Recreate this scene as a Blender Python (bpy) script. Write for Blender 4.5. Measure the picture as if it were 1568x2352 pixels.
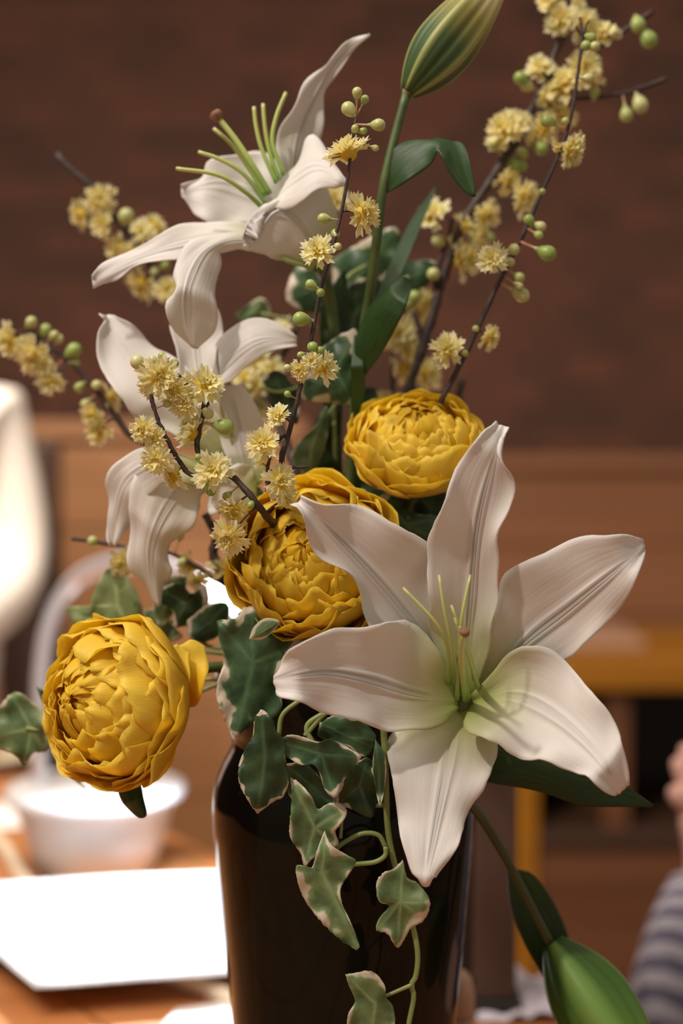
import bpy, bmesh, math, random
from mathutils import Vector, Matrix, noise
R_ = random.Random(7)
for o in list(bpy.data.objects):
    bpy.data.objects.remove(o)
S = bpy.context.scene
C = S.collection

# ------------------------------------------------------------------ camera
FPX = 50.0 / 36.0 * 2352.0
CAM = Vector((0.0, 0.0, 0.40))
PITCH = math.radians(-3.0)
FW = Vector((0, math.cos(PITCH), math.sin(PITCH)))
RT = Vector((1, 0, 0))
UP = RT.cross(FW)
cd = bpy.data.cameras.new('camera'); cam = bpy.data.objects.new('camera', cd); C.objects.link(cam)
cam.location = CAM; cam.rotation_euler = (math.pi / 2 + PITCH, 0, 0)
cd.sensor_fit = 'VERTICAL'; cd.sensor_height = 36; cd.sensor_width = 24; cd.lens = 50
cd.clip_start = 0.02; cd.clip_end = 50
cd.dof.use_dof = True; cd.dof.focus_distance = 0.64; cd.dof.aperture_fstop = 3.4
S.camera = cam

# ------------------------------------------------------------------ world, lights, exposure
w = bpy.data.worlds.new('room_light'); S.world = w; w.use_nodes = True
bg = w.node_tree.nodes['Background']
bg.inputs['Color'].default_value = (1.0, 0.84, 0.70, 1); bg.inputs['Strength'].default_value = 0.36

def area_light(name, loc, target, energy, size, col, spread=math.pi):
    l = bpy.data.lights.new(name, 'AREA'); l.shape = 'DISK'; l.size = size; l.energy = energy; l.color = col; l.spread = spread
    o = bpy.data.objects.new(name, l); C.objects.link(o); o.location = loc
    o.rotation_euler = (Vector(target) - Vector(loc)).to_track_quat('-Z', 'Y').to_euler()
    return o
FOC = Vector((0.0, 0.66, 0.34))
area_light('ceiling_downlight', (-0.95, -0.30, 1.95), FOC, 23, 0.10, (1.0, 0.88, 0.785))
area_light('overhead_fill', (-0.75, 0.35, 1.9), (-0.05, 0.68, 0.42), 22, 0.8, (1.0, 0.88, 0.785))  # broad soft fill, added to lift the upper and left flowers
area_light('bench_fill', (-0.42, 0.95, 1.5), (-0.52, 2.35, 0.0), 12, 0.30, (1.0, 0.83, 0.66), math.radians(100))  # unseen light added to brighten the bench back and cream sleeve
area_light('partition_fill', (1.5, 1.2, 2.2), (0.7, 2.9, -0.3), 7.5, 0.4, (1.0, 0.78, 0.58), math.radians(110))  # added out of view to brighten the partition and shelf unit
S.view_settings.view_transform = 'Standard'; S.view_settings.look = 'None'
S.view_settings.exposure = 0.0; S.view_settings.gamma = 1.0
S.view_settings.use_curve_mapping = False

# ------------------------------------------------------------------ helpers
def W(px, py, d):
    return CAM + d * (FW + RT * ((px - 784.0) / FPX) + UP * ((1176.0 - py) / FPX))
def G(px, py, z=0.0):
    v = FW + RT * ((px - 784.0) / FPX) + UP * ((1176.0 - py) / FPX)
    t = (z - CAM.z) / v.z
    return CAM + v * t
OFF = {}
def off(o):
    return OFF.get(o.name, Vector((0, 0, 0))) if o else Vector((0, 0, 0))
def tag(o, label=None, cat=None, group=None, kind=None):
    if label: o['label'] = label
    if cat: o['category'] = cat
    if group: o['group'] = group
    if kind: o['kind'] = kind
    return o
def thing(name, label, cat, loc, group=None):
    o = bpy.data.objects.new(name, None); C.objects.link(o); o.location = loc
    o.empty_display_size = 0.02
    OFF[o.name] = Vector(loc)
    return tag(o, label, cat, group)
def mk(name, verts, faces, mat, parent=None, uvs=None, attr=None, smooth=True, solid=0.0):
    """One mesh object; vertices in world coordinates."""
    b = off(parent)
    me = bpy.data.meshes.new(name)
    me.from_pydata([tuple(Vector(v) - b) for v in verts], [], faces)
    if uvs:
        l = me.uv_layers.new(name='UVMap')
        for lp in me.loops:
            l.data[lp.index].uv = uvs[lp.vertex_index]
    if attr:
        a = me.attributes.new('edge', 'FLOAT', 'POINT')
        a.data.foreach_set('value', attr)
    if smooth:
        me.polygons.foreach_set('use_smooth', [True] * len(me.polygons))
    me.materials.append(mat)
    o = bpy.data.objects.new(name, me); C.objects.link(o)
    if parent:
        o.parent = parent
    OFF[o.name] = b
    if solid:
        m = o.modifiers.new('thickness', 'SOLIDIFY'); m.thickness = solid; m.offset = 0
    return o
def catmull(pts, n):
    pts = [Vector(p) for p in pts]
    if len(pts) == 2:
        return [pts[0].lerp(pts[1], i / (n - 1)) for i in range(n)]
    ext = [2 * pts[0] - pts[1]] + pts + [2 * pts[-1] - pts[-2]]
    dense = []
    for i in range(1, len(ext) - 2):
        p0, p1, p2, p3 = ext[i - 1:i + 3]
        for k in range(14):
            t = k / 14
            dense.append(0.5 * ((2 * p1) + (p2 - p0) * t + (2 * p0 - 5 * p1 + 4 * p2 - p3) * t * t + (3 * p1 - p0 - 3 * p2 + p3) * t ** 3))
    dense.append(pts[-1])
    acc = [0.0]
    for a, b in zip(dense, dense[1:]):
        acc.append(acc[-1] + (b - a).length)
    out = []; j = 0
    for i in range(n):
        s = acc[-1] * i / (n - 1)
        while j < len(acc) - 2 and acc[j + 1] < s:
            j += 1
        seg = acc[j + 1] - acc[j]
        out.append(dense[j].lerp(dense[j + 1], 0 if seg == 0 else (s - acc[j]) / seg))
    return out
def tube_geo(path, radii, seg=8, cap=True, knob=0.0, seed=0):
    vs, fs = [], []
    n = len(path)
    ref = Vector((0.3, -0.9, 0.2))
    for i, p in enumerate(path):
        t = (path[min(i + 1, n - 1)] - path[max(i - 1, 0)])
        t = t.normalized() if t.length > 1e-9 else Vector((0, 0, 1))
        a = t.cross(ref)
        if a.length < 1e-4:
            a = t.cross(Vector((1, 0, 0)))
        a.normalize(); b = t.cross(a)
        r = radii[i] if isinstance(radii, (list, tuple)) else radii
        for k in range(seg):
            th = 2 * math.pi * k / seg
            rr = r * (1 + knob * noise.noise(Vector((i * 0.9 + seed, k * 1.7, seed * 3.1))))
            vs.append(p + a * (rr * math.cos(th)) + b * (rr * math.sin(th)))
    for i in range(n - 1):
        for k in range(seg):
            k2 = (k + 1) % seg
            fs.append((i * seg + k, i * seg + k2, (i + 1) * seg + k2, (i + 1) * seg + k))
    if cap:
        fs.append(tuple(range(seg))[::-1]); fs.append(tuple(range((n - 1) * seg, n * seg)))
    return vs, fs
def tube(name, pts, r0, r1, mat, parent, n=None, seg=8, knob=0.0, seed=0):
    n = n or max(8, 4 * len(pts))
    path = catmull(pts, n)
    rad = [r0 + (r1 - r0) * i / (n - 1) for i in range(n)]
    v, f = tube_geo(path, rad, seg, True, knob, seed)
    return mk(name, v, f, mat, parent)
def pxtube(name, pts, d, r0px, r1px, mat, parent, **k):
    P = [W(p[0], p[1], p[2] if len(p) > 2 else d) for p in pts]
    s = d / FPX
    return tube(name, P, r0px * s, r1px * s, mat, parent, **k)
def lathe_geo(profile, center, axis=Vector((0, 0, 1)), seg=48):
    """profile: list of (r, h) along the axis from center."""
    ax = axis.normalized(); a = ax.orthogonal().normalized(); b = ax.cross(a)
    vs, fs = [], []
    for (r, h) in profile:
        for k in range(seg):
            th = 2 * math.pi * k / seg
            vs.append(center + ax * h + a * (r * math.cos(th)) + b * (r * math.sin(th)))
    for i in range(len(profile) - 1):
        for k in range(seg):
            k2 = (k + 1) % seg
            fs.append((i * seg + k, i * seg + k2, (i + 1) * seg + k2, (i + 1) * seg + k))
    return vs, fs
def lathe(name, profile, center, mat, parent=None, axis=Vector((0, 0, 1)), seg=48):
    v, f = lathe_geo(profile, center, axis, seg)
    n = len(profile)
    f.append(tuple(range(seg))[::-1]); f.append(tuple(range((n - 1) * seg, n * seg)))
    return mk(name, v, f, mat, parent)
def box(name, lo, hi, mat, parent=None, bevel=0.0, rotz=0.0, pivot=None):
    x0, y0, z0 = lo; x1, y1, z1 = hi
    vs = [Vector(p) for p in ((x0, y0, z0), (x1, y0, z0), (x1, y1, z0), (x0, y1, z0), (x0, y0, z1), (x1, y0, z1), (x1, y1, z1), (x0, y1, z1))]
    if rotz:
        pv = Vector(pivot) if pivot else Vector(((x0 + x1) / 2, (y0 + y1) / 2, 0))
        M = Matrix.Rotation(rotz, 3, 'Z'); vs = [pv + M @ (v - pv) for v in vs]
    fs = [(0, 3, 2, 1), (4, 5, 6, 7), (0, 1, 5, 4), (1, 2, 6, 5), (2, 3, 7, 6), (3, 0, 4, 7)]
    o = mk(name, vs, fs, mat, parent, smooth=False)
    if bevel:
        m = o.modifiers.new('bevel', 'BEVEL'); m.width = bevel; m.segments = 3
    return o
def slab(name, poly, z0, z1, mat, parent=None, bevel=0.0):
    n = len(poly)
    vs = [Vector((p[0], p[1], z0)) for p in poly] + [Vector((p[0], p[1], z1)) for p in poly]
    fs = [tuple(range(n))[::-1], tuple(range(n, 2 * n))] + [(i, (i + 1) % n, n + (i + 1) % n, n + i) for i in range(n)]
    o = mk(name, vs, fs, mat, parent, smooth=False)
    if bevel:
        m = o.modifiers.new('bevel', 'BEVEL'); m.width = bevel; m.segments = 3
    return o

# ------------------------------------------------------------------ materials
def mat_base(name):
    m = bpy.data.materials.new(name); m.use_nodes = True
    nt = m.node_tree; nt.nodes.clear()
    out = nt.nodes.new('ShaderNodeOutputMaterial')
    return m, nt, out
def N(nt, typ, **k):
    n = nt.nodes.new(typ)
    for a, b in k.items():
        setattr(n, a, b)
    return n
def ramp(nt, fac, stops):
    r = nt.nodes.new('ShaderNodeValToRGB')
    e = r.color_ramp.elements
    while len(e) < len(stops):
        e.new(0.5)
    for el, (p, c) in zip(e, stops):
        el.position = p; el.color = (*c, 1)
    nt.links.new(fac, r.inputs['Fac'])
    return r.outputs['Color']
def noise_tex(nt, scale, detail=3, vec=None, rough=0.5, stretch=None):
    t = nt.nodes.new('ShaderNodeTexNoise'); t.inputs['Scale'].default_value = scale
    t.inputs['Detail'].default_value = detail; t.inputs['Roughness'].default_value = rough
    tc = nt.nodes.new('ShaderNodeTexCoord')
    src = vec or tc.outputs['Object']
    if stretch:
        mp = nt.nodes.new('ShaderNodeMapping'); mp.inputs['Scale'].default_value = stretch
        nt.links.new(src, mp.inputs['Vector']); src = mp.outputs['Vector']
    nt.links.new(src, t.inputs['Vector'])
    return t.outputs['Fac']
def mixc(nt, fac, a, b):
    m = nt.nodes.new('ShaderNodeMix'); m.data_type = 'RGBA'
    for s, v in ((0, fac), (6, a), (7, b)):
        if isinstance(v, (int, float)):
            m.inputs[s].default_value = v
        elif isinstance(v, tuple):
            m.inputs[s].default_value = (*v, 1)
        else:
            nt.links.new(v, m.inputs[s])
    return m.outputs[2]
def leafy(name, build, rough=0.5, trans=0.25, spec=0.3, bump=None):
    """Thin sheet: principled surface mixed with translucency, one colour chain for both."""
    m, nt, out = mat_base(name)
    col = build(nt)
    p = N(nt, 'ShaderNodeBsdfPrincipled'); p.inputs['Roughness'].default_value = rough
    p.inputs['Specular IOR Level'].default_value = spec
    t = N(nt, 'ShaderNodeBsdfTranslucent'); mx = N(nt, 'ShaderNodeMixShader'); mx.inputs[0].default_value = trans
    nt.links.new(col, p.inputs['Base Color']); nt.links.new(col, t.inputs['Color'])
    if bump:
        h = bump(nt); b = N(nt, 'ShaderNodeBump'); b.inputs['Strength'].default_value = 0.35; b.inputs['Distance'].default_value = 0.0006
        nt.links.new(h, b.inputs['Height']); nt.links.new(b.outputs[0], p.inputs['Normal'])
    nt.links.new(p.outputs[0], mx.inputs[1]); nt.links.new(t.outputs[0], mx.inputs[2]); nt.links.new(mx.outputs[0], out.inputs[0])
    return m
def simple(name, build, rough=0.5, metal=0.0, spec=0.5, coat=0.0, emit=None, bump=None, bd=0.001):
    m, nt, out = mat_base(name)
    p = N(nt, 'ShaderNodeBsdfPrincipled')
    p.inputs['Roughness'].default_value = rough; p.inputs['Metallic'].default_value = metal
    p.inputs['Specular IOR Level'].default_value = spec; p.inputs['Coat Weight'].default_value = coat
    p.inputs['Coat Roughness'].default_value = 0.03
    col = build(nt) if callable(build) else build
    if isinstance(col, tuple):
        p.inputs['Base Color'].default_value = (*col, 1)
    else:
        nt.links.new(col, p.inputs['Base Color'])
    if emit:
        p.inputs['Emission Color'].default_value = (*emit[0], 1); p.inputs['Emission Strength'].default_value = emit[1]
    if bump:
        b = N(nt, 'ShaderNodeBump'); b.inputs['Strength'].default_value = 0.5; b.inputs['Distance'].default_value = bd
        nt.links.new(bump(nt), b.inputs['Height']); nt.links.new(b.outputs[0], p.inputs['Normal'])
    nt.links.new(p.outputs[0], out.inputs[0])
    return m
def uv_axis(nt, which):
    tc = N(nt, 'ShaderNodeTexCoord'); sp = N(nt, 'ShaderNodeSeparateXYZ')
    nt.links.new(tc.outputs['UV'], sp.inputs[0])
    return sp.outputs[which], tc.outputs['UV']
def attr_edge(nt):
    a = N(nt, 'ShaderNodeAttribute'); a.attribute_name = 'edge'
    return a.outputs['Fac']
def math_n(nt, op, a, b):
    m = N(nt, 'ShaderNodeMath'); m.operation = op
    for i, v in enumerate((a, b)):
        if isinstance(v, (int, float)):
            m.inputs[i].default_value = v
        else:
            nt.links.new(v, m.inputs[i])
    return m.outputs[0]

def lily_col(nt):
    v, uv = uv_axis(nt, 'Y')
    base = ramp(nt, v, [(0.0, (0.34, 0.44, 0.09)), (0.16, (0.58, 0.60, 0.32)), (0.38, (0.80, 0.775, 0.72)), (1.0, (0.81, 0.785, 0.755))])
    return base
M_LILY = leafy('lily_petal_white', lily_col, rough=0.62, trans=0.22, spec=0.25,
               bump=lambda nt: noise_tex(nt, 9, 2, uv_axis(nt, 'Y')[1], stretch=(2.0, 0.5, 1)))
def ran_col(nt):
    v, uv = uv_axis(nt, 'Y')
    c = ramp(nt, v, [(0.0, (0.93, 0.27, 0.008)), (0.32, (0.96, 0.48, 0.010)), (0.58, (0.97, 0.70, 0.025)), (1.0, (0.98, 0.81, 0.13))])
    nz = noise_tex(nt, 7, 3, uv)
    return mixc(nt, math_n(nt, 'MULTIPLY', nz, 0.35), c, (0.98, 0.79, 0.07))
M_RAN = leafy('ranunculus_yellow', ran_col, rough=0.45, trans=0.5, spec=0.35,
              bump=lambda nt: noise_tex(nt, 30, 2, uv_axis(nt, 'Y')[1], stretch=(2, 0.3, 1)))
def ivy_builder(dark, light, cream, margin, blotch=1.1):
    def f(nt):
        e = attr_edge(nt)
        nz = noise_tex(nt, 120, 4); nz2 = noise_tex(nt, 60, 2); oi = N(nt, 'ShaderNodeObjectInfo')
        k = math_n(nt, 'ADD', e, math_n(nt, 'MULTIPLY', math_n(nt, 'SUBTRACT', nz, 0.5), 0.45))
        k = math_n(nt, 'ADD', k, math_n(nt, 'MULTIPLY', math_n(nt, 'SUBTRACT', nz2, 0.5), blotch))
        g = ramp(nt, nz, [(0.35, dark), (0.65, light)])
        v = N(nt, 'ShaderNodeAttribute'); v.attribute_name = 'vein'
        lv = tuple(min(1, c * 1.9 + 0.03) for c in light)
        g = mixc(nt, math_n(nt, 'MULTIPLY', v.outputs['Fac'], 0.6), g, lv)
        f1 = ramp(nt, k, [(margin - 0.05, (0, 0, 0)), (margin + 0.04, (1, 1, 1))])
        f0 = ramp(nt, k, [(margin - 0.22, (0, 0, 0)), (margin - 0.05, (0.7, 0.7, 0.7))])
        g = mixc(nt, f0, g, tuple(min(1, c * 1.35) for c in light))
        return mixc(nt, f1, g, cream)
    return f
IVB = lambda nt: noise_tex(nt, 260, 2)
M_IVY = leafy('ivy_variegated', ivy_builder((0.022, 0.060, 0.024), (0.062, 0.125, 0.048), (0.62, 0.55, 0.42), 1.0), rough=0.42, trans=0.12, spec=0.4, bump=IVB)
M_IVYM = leafy('ivy_cream_margined', ivy_builder((0.022, 0.060, 0.024), (0.062, 0.125, 0.048), (0.62, 0.55, 0.42), 0.88), rough=0.42, trans=0.12, spec=0.4, bump=IVB)
M_IVYP = leafy('ivy_pale', ivy_builder((0.075, 0.13, 0.05), (0.165, 0.235, 0.095), (0.62, 0.56, 0.42), 0.95), rough=0.5, trans=0.15, spec=0.35, bump=IVB)
M_IVYD = leafy('ivy_dark', ivy_builder((0.014, 0.032, 0.010), (0.036, 0.068, 0.020), (0.52, 0.44, 0.35), 1.04), rough=0.45, trans=0.08, spec=0.35, bump=IVB)
M_IVYL = leafy('ivy_light_back', ivy_builder((0.20, 0.27, 0.10), (0.31, 0.38, 0.17), (0.62, 0.58, 0.44), 1.25), rough=0.55, trans=0.2)
M_LEAF = leafy('lily_leaf_green', lambda nt: ramp(nt, noise_tex(nt, 14, 2, uv_axis(nt, 'X')[1], stretch=(3, 0.3, 1)), [(0.3, (0.014, 0.042, 0.009)), (0.7, (0.034, 0.085, 0.018))]), rough=0.4, trans=0.12, spec=0.4,
               bump=lambda nt: noise_tex(nt, 30, 1, uv_axis(nt, 'X')[1], stretch=(3, 0.1, 1)))
M_LEAFD = leafy('lily_leaf_shaded', lambda nt: ramp(nt, noise_tex(nt, 14, 2, uv_axis(nt, 'X')[1], stretch=(3, 0.3, 1)), [(0.3, (0.012, 0.028, 0.006)), (0.7, (0.028, 0.055, 0.012))]), rough=0.45, trans=0.08, spec=0.3)  # darker copy of the leaf green, with the shade between stems painted in
M_STEM = simple('stem_green', lambda nt: ramp(nt, noise_tex(nt, 60, 2), [(0.3, (0.05, 0.085, 0.02)), (0.7, (0.10, 0.15, 0.04))]), rough=0.5)
M_VINE = simple('vine_green', lambda nt: ramp(nt, noise_tex(nt, 60, 2), [(0.3, (0.16, 0.22, 0.055)), (0.7, (0.26, 0.33, 0.11))]), rough=0.5)
M_TWIG = simple('twig_bark', lambda nt: ramp(nt, noise_tex(nt, 180, 3), [(0.3, (0.022, 0.012, 0.010)), (0.7, (0.07, 0.042, 0.034))]), rough=0.6, bump=lambda nt: noise_tex(nt, 300, 3), bd=0.0006)
def blossom_col(nt):
    e = attr_edge(nt)
    oi = N(nt, 'ShaderNodeObjectInfo')
    c = ramp(nt, e, [(0.0, (0.84, 0.60, 0.04)), (0.3, (0.90, 0.78, 0.15)), (0.62, (0.91, 0.86, 0.44)), (1.0, (0.92, 0.90, 0.66))])
    return mixc(nt, math_n(nt, 'MULTIPLY', oi.outputs['Random'], 0.3), c, (0.92, 0.76, 0.22))
M_BLOS = leafy('blossom_cream_yellow', blossom_col, rough=0.6, trans=0.4, spec=0.2)
def bud_col(nt):
    v, uv = uv_axis(nt, 'Y')
    oi = N(nt, 'ShaderNodeObjectInfo')
    tip = mixc(nt, oi.outputs['Random'], (0.26, 0.37, 0.08), (0.58, 0.57, 0.26))
    st = ramp(nt, v, [(0.0, (0.42, 0.14, 0.09)), (0.35, (0.48, 0.42, 0.20)), (0.55, (0.0, 0.0, 0.0))])
    f = ramp(nt, v, [(0.35, (0, 0, 0)), (0.55, (1, 1, 1))])
    return mixc(nt, f, st, tip)
M_BUD = simple('blossom_bud_green', bud_col, rough=0.4)
M_FIL = simple('filament_green', lambda nt: ramp(nt, uv_axis(nt, 'Y')[0], [(0.0, (0.20, 0.36, 0.08)), (0.5, (0.42, 0.52, 0.14)), (0.97, (0.52, 0.58, 0.20)), (1.0, (0.45, 0.36, 0.22))]), rough=0.4)
M_STIG = simple('stigma_brown', lambda nt: ramp(nt, noise_tex(nt, 400, 2), [(0.3, (0.13, 0.05, 0.025)), (0.7, (0.30, 0.15, 0.07))]), rough=0.7)
def vein_bud(nt):
    v, uv = uv_axis(nt, 'Y'); u, _ = uv_axis(nt, 'X')
    c = ramp(nt, v, [(0.0, (0.03, 0.065, 0.012)), (0.38, (0.04, 0.085, 0.016)), (0.60, (0.22, 0.20, 0.035)), (0.85, (0.62, 0.54, 0.30))])
    e = attr_edge(nt)
    return mixc(nt, ramp(nt, e, [(0.78, (0, 0, 0)), (1.0, (0.75, 0.75, 0.75))]), c, (0.40, 0.42, 0.14))
M_LBUD = simple('lily_bud_skin', vein_bud, rough=0.5)
def vein_bud2(nt):
    v, uv = uv_axis(nt, 'Y')
    c = ramp(nt, v, [(0.0, (0.03, 0.08, 0.014)), (0.3, (0.06, 0.15, 0.024)), (0.6, (0.11, 0.24, 0.04)), (1.0, (0.33, 0.40, 0.06))])
    return mixc(nt, ramp(nt, attr_edge(nt), [(0.55, (0, 0, 0)), (1.0, (0.6, 0.6, 0.6))]), c, (0.28, 0.48, 0.12))
M_LBUD2 = simple('lily_bud_skin_fresh', vein_bud2, rough=0.5, spec=0.3)
M_VASE = simple('vase_dark_glaze', lambda nt: ramp(nt, noise_tex(nt, 6, 2, stretch=(1, 1, 0.15)), [(0.3, (0.004, 0.005, 0.004)), (0.7, (0.012, 0.012, 0.008))]), rough=0.06, spec=0.16, coat=0.0)

def wood(name, a, b, scale=1.0, rough=0.45, axis='X'):
    st = {'X': (0.8, 9, 9), 'Y': (9, 0.8, 9), 'Z': (9, 9, 0.8)}[axis]
    return simple(name, lambda nt: ramp(nt, noise_tex(nt, 3.0 * scale, 4, stretch=st), [(0.3, a), (0.7, b)]), rough=rough)
M_TABLE = wood('table_wood', (0.36, 0.135, 0.042), (0.52, 0.215, 0.075), 1.3, 0.35)
M_PANEL = wood('panel_wood', (0.28, 0.130, 0.052), (0.345, 0.168, 0.074), 0.5, 0.5)
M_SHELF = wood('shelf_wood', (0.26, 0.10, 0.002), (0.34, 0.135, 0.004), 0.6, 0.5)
M_DARKWOOD = wood('dark_wood', (0.030, 0.014, 0.008), (0.06, 0.028, 0.016), 0.6, 0.5)
M_FLOOR = wood('floor_wood', (0.17, 0.075, 0.035), (0.24, 0.11, 0.055), 0.5, 0.5)
def brick_col(nt):
    tc = N(nt, 'ShaderNodeTexCoord')
    mp = N(nt, 'ShaderNodeMapping'); mp.inputs['Rotation'].default_value = (math.pi / 2, 0, 0)
    nt.links.new(tc.outputs['Object'], mp.inputs['Vector'])
    bt = N(nt, 'ShaderNodeTexBrick')
    bt.inputs['Scale'].default_value = 4.2; bt.inputs['Mortar Size'].default_value = 0.012
    bt.inputs['Color1'].default_value = (0.150, 0.050, 0.028, 1); bt.inputs['Color2'].default_value = (0.060, 0.025, 0.016, 1)
    bt.inputs['Mortar'].default_value = (0.066, 0.030, 0.017, 1)
    nt.links.new(mp.outputs[0], bt.inputs['Vector'])
    return mixc(nt, math_n(nt, 'MULTIPLY', noise_tex(nt, 1.6, 3), 0.6), bt.outputs['Color'], (0.080, 0.034, 0.017))
M_WALL = simple('wall_brown_brick', brick_col, rough=0.85)
M_PAPER = simple('paper_white', (0.86, 0.86, 0.86), rough=0.7)
def text_lines(nt):
    u, uv = uv_axis(nt, 'X'); v, _ = uv_axis(nt, 'Y')
    wv = N(nt, 'ShaderNodeMath', operation='FRACT'); nt.links.new(math_n(nt, 'MULTIPLY', v, 22), wv.inputs[0])
    line = math_n(nt, 'LESS_THAN', wv.outputs[0], 0.32)
    words = math_n(nt, 'GREATER_THAN', noise_tex(nt, 60, 1, uv, stretch=(1, 0.6, 1)), 0.47)
    mar = math_n(nt, 'MULTIPLY', math_n(nt, 'LESS_THAN', u, 0.72), math_n(nt, 'LESS_THAN', v, 0.62))
    return mixc(nt, math_n(nt, 'MULTIPLY', math_n(nt, 'MULTIPLY', line, words), math_n(nt, 'MULTIPLY', mar, 0.45)), (0.86, 0.86, 0.86), (0.30, 0.30, 0.36))
M_PRINT = simple('paper_printed', text_lines, rough=0.7)
M_PLASTIC = simple('white_plastic', (0.50, 0.50, 0.51), rough=0.35)
M_CORD = simple('cream_cord', (0.72, 0.62, 0.46), rough=0.5)
M_CHROME = simple('chrome', (0.84, 0.86, 0.94), rough=0.28, metal=0.72)
M_LED = simple('led_panel', (0.9, 0.95, 1.0), emit=((0.78, 0.90, 1.0), 9.0))
M_BLACK = simple('black_slab', (0.012, 0.010, 0.010), rough=0.5)
M_STAND = simple('menu_stand_brown', (0.085, 0.048, 0.034), rough=0.55)
M_BEIGE = simple('beige_plastic', (0.46, 0.27, 0.17), rough=0.5)
M_TAN = simple('tan_cardboard', (0.36, 0.20, 0.125), rough=0.8)
M_SKIN = simple('skin', (0.62, 0.36, 0.29), rough=0.55)
M_CREAM = simple('cream_knit', lambda nt: ramp(nt, noise_tex(nt, 120, 2), [(0.3, (0.80, 0.76, 0.71)), (0.7, (0.86, 0.83, 0.78))]), rough=0.9)
M_BROWN = simple('brown_cloth', (0.20, 0.125, 0.105), rough=0.9)
M_HAIR = simple('dark_hair', (0.03, 0.024, 0.024), rough=0.5)
def stripes(nt):
    tc = N(nt, 'ShaderNodeTexCoord'); wt = N(nt, 'ShaderNodeTexWave'); wt.wave_type = 'BANDS'; wt.bands_direction = 'DIAGONAL'
    wt.inputs['Scale'].default_value = 26; wt.inputs['Distortion'].default_value = 1.2; wt.inputs['Detail'].default_value = 1; wt.inputs['Detail Scale'].default_value = 0.6
    nt.links.new(tc.outputs['Object'], wt.inputs['Vector'])
    return ramp(nt, wt.outputs['Fac'], [(0.35, (0.13, 0.12, 0.18)), (0.62, (0.42, 0.40, 0.45))])
M_STRIPE = simple('striped_cloth', stripes, rough=0.9)

# ------------------------------------------------------------------ setting
FLOOR_Z = -0.72
def struct(o):
    o['kind'] = 'structure'; return o
struct(box('wall_back', (-4.0, 3.40, FLOOR_Z), (4.0, 3.55, 2.6), M_WALL))
struct(box('wall_left', (-2.35, -1.6, FLOOR_Z), (-2.2, 3.40, 2.6), M_WALL))
struct(box('floor', (-4.0, -1.6, FLOOR_Z - 0.06), (4.0, 3.55, FLOOR_Z), M_FLOOR))

# wood bench back on the left (top edge at eye level) and the lower partition on the right
bl = thing('bench_back', 'tall warm brown wooden bench back behind the desk lamp', 'bench', Vector((-0.6, 2.5, FLOOR_Z)))
xa = W(-900, 1000, 2.5).x; xb = W(700, 1000, 2.5).x
ztop = W(300, 968, 2.5).z
k = 7
for i in range(k):
    z0 = FLOOR_Z + (ztop - 0.03 - FLOOR_Z) * i / k; z1 = FLOOR_Z + (ztop - 0.03 - FLOOR_Z) * (i + 1) / k - 0.004
    box('plank', (xa, 2.50, z0), (xb, 2.54, z1), M_PANEL, bl, 0.003)
box('top_rail', (xa, 2.48, ztop - 0.03), (xb, 2.56, ztop), M_PANEL, bl, 0.004)
br = thing('wood_partition', 'brown wooden partition behind the right lily petals', 'partition', Vector((0.6, 3.1, FLOOR_Z)))
M_PANEL2 = wood('partition_wood', (0.18, 0.073, 0.029), (0.235, 0.098, 0.041), 0.5, 0.5)
xa = W(705, 1000, 2.9).x; xb = W(2300, 1000, 2.9).x
ztop = W(1300, 1046, 2.9).z
for i in range(k):
    z0 = FLOOR_Z + (ztop - 0.03 - FLOOR_Z) * i / k; z1 = FLOOR_Z + (ztop - 0.03 - FLOOR_Z) * (i + 1) / k - 0.004
    box('plank', (xa, 2.90, z0), (xb, 2.94, z1), M_PANEL2, br, 0.003)
box('top_rail', (xa, 2.88, ztop - 0.03), (xb, 2.96, ztop), M_PANEL2, br, 0.004)

# open shelf unit on the right
SD = 2.45
sh = thing('shelf_unit', 'low open wooden shelf unit with dark compartments behind the lily', 'shelf', Vector((W(1450, 1900, SD).x, SD, FLOOR_Z)))
sx0 = W(1192, 1800, SD).x; sx1 = W(2050, 1800, SD).x
zt = W(1400, 1512, SD).z; zb = W(1400, 1592, SD).z; zf = W(1400, 1930, SD).z
box('shelf_top', (sx0 - 0.22, SD, zb), (sx1, SD + 0.40, zt), M_SHELF, sh, 0.006)
box('side_panel', (sx0, SD + 0.01, FLOOR_Z), (W(1243, 1800, SD).x, SD + 0.38, zb), M_SHELF, sh, 0.004)
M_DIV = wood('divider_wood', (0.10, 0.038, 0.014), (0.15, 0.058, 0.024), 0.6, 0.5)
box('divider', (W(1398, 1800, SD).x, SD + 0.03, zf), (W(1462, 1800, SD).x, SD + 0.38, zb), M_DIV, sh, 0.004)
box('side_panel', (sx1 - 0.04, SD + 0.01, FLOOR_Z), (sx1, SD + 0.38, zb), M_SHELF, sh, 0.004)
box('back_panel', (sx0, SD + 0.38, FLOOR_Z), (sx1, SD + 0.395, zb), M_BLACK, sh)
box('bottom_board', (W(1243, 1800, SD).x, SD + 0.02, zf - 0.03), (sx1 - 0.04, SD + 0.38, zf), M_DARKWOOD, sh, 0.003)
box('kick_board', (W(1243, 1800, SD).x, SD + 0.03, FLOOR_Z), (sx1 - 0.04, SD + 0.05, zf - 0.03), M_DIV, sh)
tb = box('cardboard_box', (W(1262, 1480, SD + 0.1).x, SD + 0.06, zt), (W(1478, 1480, SD + 0.1).x, SD + 0.28, W(1380, 1462, SD + 0.1).z), M_TAN, None, 0.006)
tag(tb, 'tan box lying on the orange shelf top', 'box')

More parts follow.
